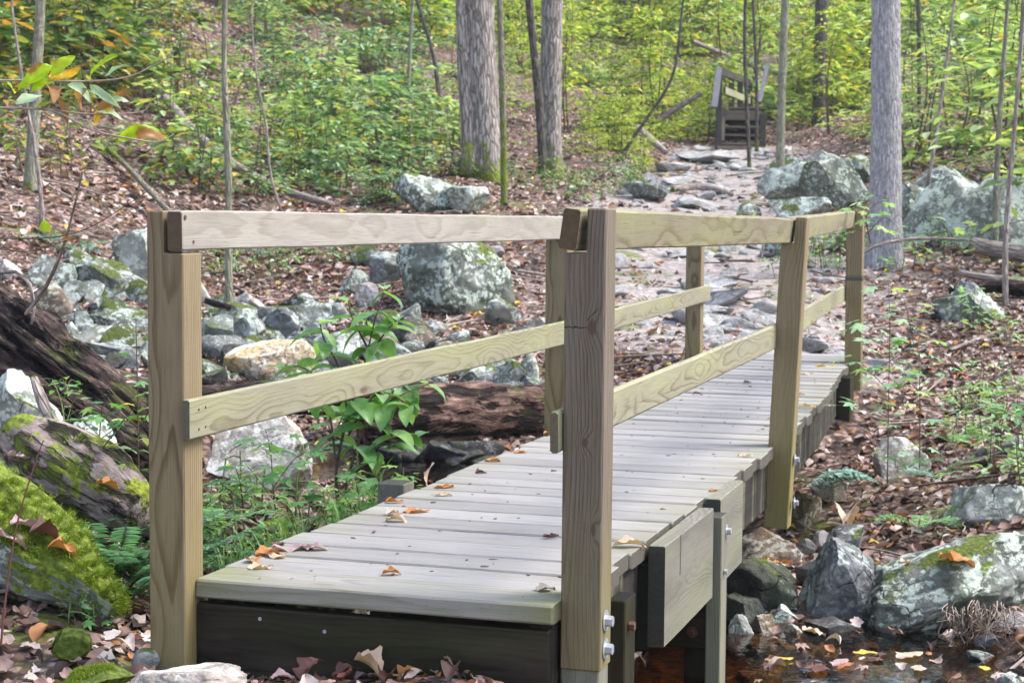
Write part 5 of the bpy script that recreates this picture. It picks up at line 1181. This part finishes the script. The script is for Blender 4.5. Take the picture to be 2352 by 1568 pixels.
# ferns
def frond(L, n=22, width=.16, arch=.5, seed=0, curl=0.0):
    """one frond along +x rising then arching over"""
    r = np.random.default_rng(seed); t = np.linspace(0, 1, 12); pts = np.stack([L * t * (1 - .1 * t), 0 * t + curl * L * t ** 2, L * (.75 * t - arch * 1.2 * t ** 2)], -1)
    st, _ = stem_arr(pts, .0018, .0007, 3, False); P, AZ, TI, RO, SC = [], [], [], [], []
    for k in range(n):
        f = .12 + .88 * k / n; i = f * 11; p = np.array([np.interp(i, range(12), pts[:, c]) for c in range(3)])
        wd = width * L * (math.sin(math.pi * (.12 + .88 * (1 - f) ** .85)) ** .6 if f > .05 else .3) * (1 if f < .95 else .5)
        sl = .75 - arch * 2.4 * f
        for sd in (1, -1): P.append(p); AZ.append(sd * r.normal(1.32, .05)); TI.append(r.normal(.02, .1)); RO.append(-math.atan(sl) * sd * -1 * .6); SC.append(wd)
    return st, scatter(tiny_leaf(.30, .02, .05), np.array(P), eul(np.array(AZ), np.array(TI), np.array(RO)), np.array(SC))
def rotz(arr, a, s_=1, off=(0, 0, 0)):
    c, sn = math.cos(a) * s_, math.sin(a) * s_; Rm = np.array([[c, -sn, 0], [sn, c, 0], [0, 0, s_]]); return (arr[0] @ Rm.T + np.array(off), arr[1], arr[2])
def fern(base, n, L, mat, label, seed=0, az=None, arch=.5, up=1., width=.16):
    r = np.random.default_rng(seed); st, lv = [], []
    for k in range(n):
        a = (2 * math.pi * k / n + r.normal(0, .25)) if az is None else az[k % len(az)] + r.normal(0, .12)
        s, l = frond(L * r.uniform(.7, 1.1), 24, width, arch * r.uniform(.7, 1.2), int(r.integers(999)), r.normal(0, .1))
        s = (s[0] * [1, 1, up], s[1], s[2]); l = (l[0] * [1, 1, up], l[1], l[2]); st.append(rotz(s, a)); lv.append(rotz(l, a))
    return two_mat("fern", join(st)[:3], join(lv)[:3], M_stemg, LM[mat], Vector(base), label, "fern")
rt = math.atan2(R2[1], R2[0])
for k, (u, v, D, L, n, mt, lb) in enumerate([(300, 1375, 4.55, .30, 9, 'fern', "dense dark green fern between the bright mossy log and the near left post"), (255, 1330, 4.7, .26, 8, 'fern', "fern below the bark covered log end"), (335, 1310, 4.75, .32, 8, 'fern', "upright fern touching the left side of the near left post"),
    (515, 1310, 5.3, .26, 7, 'fern', "fern right behind the near left post at the deck corner"), (560, 1300, 5.3, .2, 6, 'fern', "small fern along the deck's left edge"), (500, 1220, 5.6, .3, 6, 'maple', "light fern with long fronds beside the near left post"),
    (200, 590, 11.5, .40, 8, 'fernb', "bluish fern above the left cascade"), (120, 560, 12, .35, 7, 'fernb', "bluish fern at the left of the slope"), (330, 330, 17, .55, 8, 'fernb', "bluish fern high on the left slope"), (445, 400, 16, .5, 7, 'fernb', "bluish fern under the grey fallen log"),
    (600, 590, 13, .35, 8, 'fernb', "bluish fern seen below the left top rail"), (2190, 1020, 8.3, .22, 7, 'maple', "light green fern on the leafy right bank"), (2150, 1100, 7.6, .2, 6, 'maple', "small light fern right of the half-buried boulder"), (2110, 1215, 7.1, .24, 8, 'maple', "green fern at the left shoulder of the broadest boulder"), (2085, 1075, 7.7, .2, 6, 'fern', "dark fern touching the half-buried boulder"),
    (700, 1060, 6.6, .25, 6, 'fern', "small fern over the pinkish boulder's right side"), (1840, 540, 14, .3, 6, 'fern', "fern below the right top rail")]):
    p = W(u, v, D) if D < 8 else hit(u, v)[0]; fern(p, n, L, mt, lb, 60 + k, arch=.45)
fern(W(2030, 1118, 7.4), 7, .36, 'fernb', "large bluish fern arching to the left below the far right post", 90, az=[rt + math.pi, rt + math.pi - .35, rt + math.pi + .3, rt + 2.6, rt + .4], arch=.62, width=.2)
# grass beside the deck
rf = np.random.default_rng(44)
for k, (u, v, D) in enumerate([(225, 1345, 4.75), (262, 1310, 4.85), (300, 1330, 4.8), (340, 1350, 4.7), (205, 1300, 4.9), (320, 1270, 5.0), (275, 1370, 4.65)]):
    fern(W(u, v, D), 6, .34, 'fern', ["upright fern %s" % t for t in ("nearest the bright mossy log", "behind the dense dark green fern", "in the middle of the fern bed", "at the lower right of the fern bed", "at the upper left of the fern bed", "at the top of the fern bed", "at the bottom of the fern bed")][k], 700 + k, arch=.2, width=.13)
def grass():
    r = np.random.default_rng(8); parts = []
    for k in range(200):
        u = r.uniform(480, 900); v = 1345 - (u - 430) * .44 + r.uniform(-70, -6); p = W(u, v, 5.0 + (1300 - v) / 260); p[2] = max(float(hgt(p[0], p[1])), -.6) if r.random() < .5 else p[2] - .06
        L = r.uniform(.05, .16); a = r.uniform(0, 6.28); w_ = .0035; t = np.linspace(0, 1, 5); c = np.stack([L * .5 * t ** 2 * math.cos(a), L * .5 * t ** 2 * math.sin(a), L * t * (1 - .25 * t)], -1) + p
        side = np.array([-math.sin(a), math.cos(a), 0]) * w_; V = np.concatenate([c + side * (1 - t[:, None] * .9), c - side * (1 - t[:, None] * .9)]); F = [i for j in range(4) for i in (j, j + 1, j + 6, j + 5)]
        parts.append((V, np.array(F), np.full(4, 4)))
    v, l, t, _ = join(parts); o = link("grass", np_mesh("grass", v, l, t), LM['grass']); tag(o, "thin green grass growing along the left edge of the deck", 'grass', kind='stuff')
grass()
gcov = [layered(rr_, .16, .12, 5, 5, .052, T_maple, ns=2, low=.3, flat=.3) for _ in range(3)] + [layered(rr_, .22, .12, 7, 9, .035, T_small, ns=3, low=.2, flat=.3) for _ in range(2)]
undergrowth("ground_cover", "small green ground plants between the deck and the pinkish boulder", LM['maple'], [(480, 900, 1130, 1330, 34, .8, 1.2), (380, 500, 1180, 1400, 8, .7, 1.1), (180, 330, 1330, 1460, 5, .5, .8)], gcov, 12, M_stemg)
# hanging rootlets, lower right
def rootlets():
    r = np.random.default_rng(5); parts = []
    for k in range(90):
        u = r.uniform(2170, 2340); v = 1375 + abs(u - 2250) * .12 + r.uniform(0, 30); D = 5.9; L = r.uniform(30, 105)
        pl = [(u, v), (u + r.normal(0, 8), v + L * .35), (u + r.normal(0, 16), v + L * .75), (u + r.normal(0, 24), v + L)]
        arr, _ = stem_arr([W(a, b, D + r.uniform(-.08, .08)) for a, b in pl], .0022, .0009, 4); parts.append(arr)
    v, l, t, _ = join(parts); o = link("hanging_rootlets", np_mesh("hanging_rootlets", v, l, t), M_stemp); tag(o, "tuft of bare tan rootlets hanging at the broadest boulder's right foot", 'roots')
rootlets()
# ------------------------------------------------------------------ leafy branch at the upper left
def big_leaf(name, base, tip, wid, mat, parent=None, curl=.2, fold=.3, lobes=0, seed=0, nrm=(0, 0, 1), wav=.03, nx=12):
    base, tip = np.array(base), np.array(tip); L = float(np.linalg.norm(tip - base)); T = grid_leaf(nx, 3, wid / L, curl, fold, lobes, seed, wav)
    x = (tip - base) / L; n = np.array(nrm, float); y = np.cross(n, x); y /= np.linalg.norm(y); z = np.cross(x, y)
    org = base if parent is None else np.array(parent.location)
    V = T[0] * L; V = V @ np.stack([x, y, z]) + base - org
    o = link(name, faces_mesh(name, V, T[1]), mat, parent)
    if parent is None: o.location = base
    return o
br = empty("leafy_branch", Vector(W(0, 250, 3.3))); tag(br, "near branch with large green, yellow and withered brown leaves reaching in from the upper left", "branch")
twg = []
for pl, r0 in (([(-760, 1500), (-740, 1000), (-720, 400), (-690, -300)], .011), ([(-722, 420), (-400, 260), (-150, 192), (0, 185), (200, 187), (290, 178), (345, 155), (398, 126)], .0028), ([(-730, 560), (-420, 330), (-150, 240), (0, 248), (120, 255), (215, 300), (320, 322), (365, 326), (400, 308)], .0030), ([(-60, 246), (100, 250), (200, 262), (320, 258), (345, 235)], .0020), ([(140, 190), (130, 215), (95, 262)], .0018)):
    twg.append(stem_arr([W(u, v, 3.3) - np.array(br.location) for u, v in pl], r0, r0 * .45, 7)[0])
link("twig", np_mesh("twig", *join(twg)[:3]), M_stemp, br)
camdir = -Fv
for k, (b, t, wd, mt, cu, fo) in enumerate([((122, 184), (68, 208), 30, 'fg', .3, .3), ((120, 170), (170, 126), 44, 'fg', .3, .2), ((112, 184), (184, 166), 26, 'fgy', -.4, .3), ((120, 150), (40, 205), 30, 'fg', .3, .5), ((268, 126), (200, 172), 24, 'fg', .3, .4),
    ((42, 238), (96, 216), 34, 'fgp', .2, .2), ((112, 190), (128, 234), 30, 'fgb', .5, .4), ((158, 190), (213, 230), 24, 'fgp', .6, .5), ((192, 205), (182, 256), 32, 'fgb', .5, .5), ((205, 195), (276, 247), 16, 'fgp', .2, .3), ((262, 228), (212, 284), 34, 'fgy', .4, .3),
    ((286, 204), (262, 252), 22, 'fgb', .3, .5), ((222, 252), (283, 268), 19, 'fgp', .4, .2), ((250, 226), (297, 231), 13, 'fgp', .3, .2), ((272, 306), (402, 302), 30, 'fg', 1.5, .3), ((82, 246), (118, 234), 13, 'fg', .2, .2), ((136, 226), (156, 286), 13, 'fgb', .2, .9), ((16, 188), (36, 214), 20, 'fg', .2, .2), ((240, 175), (280, 148), 14, 'fgp', .2, .2), ((8, 345), (34, 325), 14, 'fg', .1, .1)]):
    nrm = camdir * .75 + np.array([0, 0, .8]) + .3 * np.random.default_rng(k).normal(size=3)
    big_leaf("leaf", W(*b, 3.3), W(*t, 3.28 + .03 * (k % 3)), wd / FPX * 3.3 * 1.25, LM[mt], br, cu, fo, .06, k, nrm)
tw2 = empty("thin_twig", Vector(W(0, 548, 3.6))); tag(tw2, "thin bare twig with one round yellow-green leaf reaching in from the left edge", "branch")
a_ = [stem_arr([W(u, v, 3.6) - np.array(tw2.location) for u, v in pl], .002, .0008, 6)[0] for pl in ([(-660, 760), (-300, 600), (-60, 552), (0, 548), (120, 545), (200, 525), (265, 488), (345, 435)], [(-300, 600), (-100, 582), (0, 572), (60, 578), (130, 560), (190, 540)], [(120, 545), (150, 540), (160, 528)])]
link("twig", np_mesh("twig", *join(a_)[:3]), M_stem, tw2)
big_leaf("leaf", W(92, 515, 3.6), W(118, 528, 3.6), .024, LM['fg'], tw2, .1, .1, 0, 1, camdir); big_leaf("leaf", W(140, 548, 3.6), W(176, 549, 3.6), .009, LM['fgb'], tw2, .1, .1, 0, 2, camdir + np.array([0, 0, .5]))
# bending stalk at the left foreground
tw3 = empty("thin_stalk", Vector(W(5, 1440, 3.9))); tag(tw3, "dark thin stalk rising in front of the bright mossy log", "twig")
link("stem", np_mesh("stem", *stem_arr([W(u, v, 3.9) - np.array(tw3.location) for u, v in [(2, 1480), (18, 1330), (40, 1200), (75, 1080), (100, 1010)]], .0028, .0012, 6)[0]), M_stemr, tw3)
# ------------------------------------------------------------------ fallen leaves on the deck
def deck_leaf(u, v, L, wd, mat, label, az=0, curl=.6, fold=.5, lobes=.15, seed=0, z=None, tilt=0, name='fallen_leaf'):
    z0 = 0
    for _ in range(3): p = plane(u, v, 2, z0); z0 = SZ(p[1]) + .001
    if z is not None: p = plane(u, v, 2, z)
    T = grid_leaf(12, 3, wd / L, curl, fold, lobes, seed, .07); V = T[0] - [.5, 0, 0]; V[:, 2] -= V[:, 2].min() + .35 * (V[:, 2].max() - V[:, 2].min()); V = V * L
    me = faces_mesh(name, V, T[1]); o = link(name, me, mat); o.location = (p[0], p[1], p[2] + .003); o.rotation_euler = (0, tilt, YAW + az); tag(o, label, "leaf", "fallen leaves on the deck")
DL = {k: mk_leaf(n, st, .15, .55, .3, transc=1.1) for k, n, st in [('o', "orange_dead_leaf", [(0, (.40, .15, .04)), (1, (.50, .22, .07))]), ('p', "pale_dead_leaf", [(0, (.50, .34, .24)), (1, (.62, .46, .34))]), ('m', "mauve_dead_leaf", [(0, (.36, .24, .25)), (1, (.44, .32, .33))]), ('d', "dark_dead_leaf", [(0, (.09, .04, .035)), (1, (.14, .06, .05))]), ('y', "yellow_dead_leaf", [(0, (.65, .42, .05)), (1, (.7, .48, .08))]), ('g', "grey_dead_leaf", [(0, (.22, .19, .17)), (1, (.28, .24, .21))])]}
for k, a in enumerate([(672, 1262, .10, .055, 'm', "long mauve leaf at the near left corner of the deck", .1, .3, .2), (722, 1262, .075, .045, 'm', "second mauve leaf, right of the long one", -.2, .3, .3), (618, 1272, .07, .05, 'o', "orange-brown leaf in the pile by the near left post", .5, .5, .6),
    (598, 1305, .06, .04, 'p', "pale crumpled leaf on the second plank", .3, 1.2, .8), (580, 1288, .05, .035, 'o', "small orange leaf left of the mauve ones", 2.0, .8, .6), (640, 1252, .05, .035, 'd', "dark brown leaf at the pile's back", 1.2, .6, .6), (632, 1278, .06, .04, 'p', "tan leaf lying under the orange one", 2.6, .4, .4),
    (900, 1318, .045, .03, 'o', "lone small orange leaf in the middle of the near planks", .2, 1.2, .9), (912, 1196, .065, .04, 'p', "curled tan leaf below the biggest orange one", -.3, 1.3, .9), (956, 1175, .075, .05, 'o', "biggest orange-brown leaf on the left half of the deck", .2, .9, .5), (905, 1153, .055, .022, 'o', "narrow rolled brown leaf near the left edge", 0, .3, 1.2), (905, 1180, .05, .03, 'p', "small tan leaf left of the biggest orange one", .6, 1, .8),
    (1020, 1120, .06, .03, 'o', "orange curled leaf below the grey stub post", .2, .8, .8), (1020, 1139, .055, .02, 'p', "thin pale leaf just below the orange curled one", .1, .3, .6), (1135, 1060, .065, .03, 'o', "orange leaf at the far left edge of the deck", .0, .5, .8), (1196, 1040, .05, .022, 'o', "reddish leaf lying before the middle left post", .3, .4, .8), (1105, 1086, .04, .026, 'd', "dark red curled leaf on the mid planks", .2, 1, 1), (1262, 996, .05, .025, 'o', "orange leaf by the foot of the middle left post", .4, .6, .6),
    (1265, 1233, .042, .022, 'd', "dark brown leaf beside the near right post", .2, .9, 1), (1255, 1357, .05, .04, 'g', "grey withered leaf against the near right post", .6, 1.2, .6), (1446, 1252, .085, .045, 'p', "large tan curled leaf right of the near right post", .1, .9, .8), (1712, 1048, .055, .025, 'p', "flat orange leaf near the middle right post", .1, .3, .2), (1855, 934, .075, .018, 'y', "yellow rolled leaf at the deck edge behind the middle right post", -.3, .2, .8), (1895, 843, .12, .02, 'y', "long yellowish leaf near the far right post", -.1, .2, .6), (1852, 1005 - 145, .07, .03, 'p', "pale leaf on the far planks right of the middle post", 0, .2, .2), (1838, 907, .045, .025, 'o', "orange leaf right behind the middle right post", .2, .8, .5), (1600, 905, .04, .025, 'd', "small dark leaf on the far planks", .2, .8, .9), (1640, 1128, .035, .02, 'o', "tiny orange leaf at the right edge", .2, .8, .5), (1716, 879, .04, .025, 'd', "dark leaf crumb on the far planks near the middle post", .2, .8, .9)]):
    deck_leaf(a[0], a[1], a[2], a[3], DL[a[4]], a[5], a[6], (a[7] * .35) * (1 if k % 3 else -1), a[8] * .6, .12, 400 + k)
deck_leaf(985, 1090, .075, .045, DL['p'], "pale leaf standing upright against the grey stub post", 0, .3, .3, .1, 440, z=.03, tilt=-1.35)
# debris crumbs
bm = bmesh.new(); r_ = np.random.default_rng(17)
for k in range(170):
    yy = r_.uniform(.1, 6); xx = SX(yy) + r_.uniform(.05, .8); s_ = r_.uniform(.002, .006)
    bmesh.ops.create_icosphere(bm, subdivisions=1, radius=s_, matrix=Matrix.Translation((xx, yy, SZ(yy) + .001)) @ Matrix.Rotation(r_.uniform(0, 3), 4, 'Z') @ Matrix.Diagonal((2.2, .8, .5, 1)))
me = bpy.data.meshes.new("debris"); bm.to_mesh(me); bm.free(); o = link("debris", me, simple("debris_crumbs", (.12, .08, .06), .8, 0, .4, 300)); tag(o, "crumbs of leaf and bark scattered on the planks", "debris", kind='stuff')
# bigger leaves piled against the fascia and lying on the stones
def onto(prefix, u, v):
    """the point of a stone or log seen at pixel (u, v)"""
    for o in bpy.data.objects:
        if o.get('label', '').startswith(prefix):
            R3 = np.array(o.rotation_euler.to_matrix()); a = (CAM - np.array(o.location)) @ R3; d = ray(u, v) @ R3
            ok, loc, nrm, _ = o.ray_cast(Vector(a), Vector(d).normalized())
            if ok: return R3 @ np.array(loc) + np.array(o.location) - ray(u, v) * .012
    return None
def loose(u, v, L, wd, mat, label, az, curl, fold, D=None, tilt=.2, seed=0, lobes=.2, lift=.01, roll=0, on=None):
    p = hit(u, v)[0] if D is None else W(u, v, D)
    if on:
        q = onto(on, u, v); p = q if q is not None else p
    T = grid_leaf(12, 3, wd / L, curl, fold, lobes, seed, .08); V = (T[0] - [.5, 0, 0]) * L; o = link("fallen_leaf", faces_mesh("fallen_leaf", V, T[1]), mat)
    o.location = (p[0], p[1], p[2] + lift); o.rotation_euler = (roll, tilt, YAW + az); tag(o, label, "leaf")
for k, a in enumerate([(715, 1545, .10, .07, 'd', "dark folded leaf leaning on the dark fascia, leftmost of the pile", .8, .8, .9, -.7), (790, 1550, .09, .05, 'd', "dark red narrow leaf in the pile before the fascia", .4, .8, .6, -.5), (850, 1540, .11, .07, 'p', "large rolled tan leaf standing in the pile before the fascia", -.4, .6, 1.1, .5), (830, 1560, .06, .04, 'm', "small pinkish leaf below the large rolled tan one", .2, .4, .2, -.3), (940, 1556, .08, .06, 'o', "ragged brown leaf in the middle of the pile", .3, .6, .6, -.4),
     (1040, 1535, .10, .05, 'p', "long pointed tan leaf sloping right in the pile before the fascia", -.35, .3, .5, .5), (1090, 1556, .09, .06, 'p', "broad tan leaf with holes in the pile before the fascia", .2, .5, .5, -.2), (1140, 1560, .10, .06, 'o', "rightmost brown leaf of the pile before the fascia", -.1, .3, .3, .1), (890, 1562, .07, .05, 'd', "dark crumpled leaf low in the pile", 1.3, .9, .9, 0), (650, 1562, .08, .06, 'm', "mauve leaf at the pile's left foot", .1, .4, .3, 0), (990, 1566, .08, .05, 'o', "brown leaf at the pile's foot", 2, .4, .5, 0)]):
    loose(a[0], a[1], a[2] * .72, a[3] * .72, DL[a[4]], a[5], a[6], a[7], a[8], D=3.82, tilt=a[9], seed=500 + k)
for k, a in enumerate([(2200, 1290, .14, .08, 'o', "orange leaf pair lying on the broadest right boulder", .2, .2, .2, 6.35), (2080, 1296, .05, .035, 'p', "small tan leaf on the broadest boulder's left shoulder", .9, .4, .4, 6.5), (1800, 1300, .09, .06, 'o', "orange leaf on the brown broken rock", .3, .6, .5, 6.25), (1765, 1300, .08, .04, 'y', "yellow leaf on the brown broken rock", -.6, .6, .6, 6.25), (1945, 1190, .17, .09, 'p', "large curled brown leaf above the blue-grey block", 1.2, .9, .9, 7.0), (1870, 1485 - 28, .09, .07, 'p', "pale orange leaf beside the wet dark rock", .3, .2, .2, 5.95)]):
    loose(a[0], a[1], a[2], a[3], DL[a[4]], a[5], a[6], a[7], a[8], D=a[9], tilt=.25, seed=520 + k, on=(['broadest right', 'broadest right', 'brown broken', 'brown broken', None, None])[k])
for k, a in enumerate([(60, 1215, .09, .05, 'm', "long mauve leaf on top of the bright mossy log", 1.0, .4, .5, 4.15), (110, 1235, .09, .06, 'd', "dark folded leaf on the bright mossy log", .5, .6, .8, 4.1), (148, 1270, .08, .05, 'o', "orange-brown leaf low on the bright mossy log", .1, .6, .6, 4.05), (20, 1245, .10, .07, 'm', "broad mauve leaf at the left edge of the bright mossy log", .2, .3, .4, 4.05), (50, 1060, .08, .06, 'm', "pinkish leaf on the bark covered log", .3, .4, .4, 4.95), (250, 1122, .07, .05, 'o', "orange leaf on the bark covered log's end", .4, .5, .5, 4.75)]):
    loose(a[0], a[1], a[2], a[3], DL[a[4]], a[5], a[6], a[7], a[8], D=a[9], tilt=.4, seed=560 + k, on='bright moss covered' if k < 4 else 'bark covered')
for k, (u, v, L, m, lb) in enumerate([(1990, 1500, .09, 'y', "yellow star-shaped leaf floating on the stream"), (1790, 1514, .10, 'y', "yellow pointed leaf floating near the pier post"), (2090, 1505, .12, 'p', "large pale leaf floating on the stream"), (1930, 1522, .10, 'm', "mauve leaf floating on the stream"), (1880, 1535, .12, 'd', "dark red leaf under the stream surface"), (2110, 1535, .08, 'p', "pale leaf at the stream's lower shore"), (2260, 1535, .06, 'y', "small yellow leaf on the lower right shore")]):
    p = plane(u, v, 2, WATER_Z + .005); T = grid_leaf(10, 3, .5, .05, .05, .3, 540 + k, .03); o = link("fallen_leaf", faces_mesh("fallen_leaf", (T[0] - [.5, 0, 0]) * L, T[1]), DL[m]); o.location = p + np.array([0, 0, .004]); o.rotation_euler = (0, 0, YAW + .3 * k); tag(o, lb, "leaf")
# moss tufts on the bright boulder and stones
def tufts(ob, n, h, mat, seed=0, thr=.1, sc=6, cut=0):
    r = np.random.default_rng(seed); me = ob.data; V = np.empty(len(me.vertices) * 3, np.float32); me.vertices.foreach_get('co', V); V = V.reshape(-1, 3)
    N = np.empty(len(me.vertices) * 3, np.float32); me.vertices.foreach_get('normal', N); N = N.reshape(-1, 3); f = me.polygons
    R_ = np.array(ob.rotation_euler.to_matrix()); Nw = N @ R_.T; ok = np.where((Nw[:, 2] > thr) & (fbm(V * sc, 3, 4) > cut))[0]
    i = r.choice(ok, n); e = np.linalg.norm(V.max(0) - V.min(0)) / 60; P = V[i] + r.normal(0, e, (n, 3)) * (1 - np.abs(N[i])); D = N[i] + r.normal(0, .5, (n, 3)) + np.array([0, 0, .2]); D /= np.linalg.norm(D, axis=1, keepdims=True)
    S = np.cross(D, r.normal(size=(n, 3))); S /= np.linalg.norm(S, axis=1, keepdims=True); H = h * r.uniform(.4, 1.3, n)[:, None]
    Q = np.stack([P - S * H * .10, P + S * H * .10, P + D * H * .6 + S * H * .08, P + D * H], 1).reshape(-1, 3)
    l = np.tile([0, 1, 2, 3], n) + np.repeat(np.arange(n) * 4, 4); m = np_mesh("moss", Q, l, np.full(n, 4)); link("moss", m, mat, ob)
for o in list(bpy.data.objects):
    if o.get('label', '').startswith('bright moss covered'): tufts(o, 12000, .012, LM['mossb'], 1, -.1, 7, .0)
    if o.get('label', '').startswith(('small dark green moss', 'low bright moss')): tufts(o, 2600, .008, LM['mossd' if 'hummock' in o['label'] else 'mossb'], 2, 0, 9, -.05)

# ------------------------------------------------------------------ pale woodland air
def air(density):
    m = bpy.data.materials.new("haze"); m.use_nodes = True; nt = m.node_tree; nt.nodes.clear()
    out = nt.nodes.new("ShaderNodeOutputMaterial"); v = nt.nodes.new("ShaderNodeVolumePrincipled")
    v.inputs['Color'].default_value = (.93, .96, 1, 1); v.inputs['Density'].default_value = density; v.inputs['Anisotropy'].default_value = .2
    nt.links.new(v.outputs[0], out.inputs['Volume'])
    bm = bmesh.new(); zb = float(gz.min()) - 1; zt_ = 42
    bmesh.ops.create_cube(bm, size=1, matrix=Matrix.Translation((0, 0, (zb + zt_) / 2)) @ Matrix.Diagonal((260, 260, zt_ - zb, 1)))
    me = bpy.data.meshes.new("haze"); bm.to_mesh(me); bm.free(); o = link("haze", me, m); tag(o, "thin pale haze in the woodland air", "haze", kind='stuff')
air(.0008)
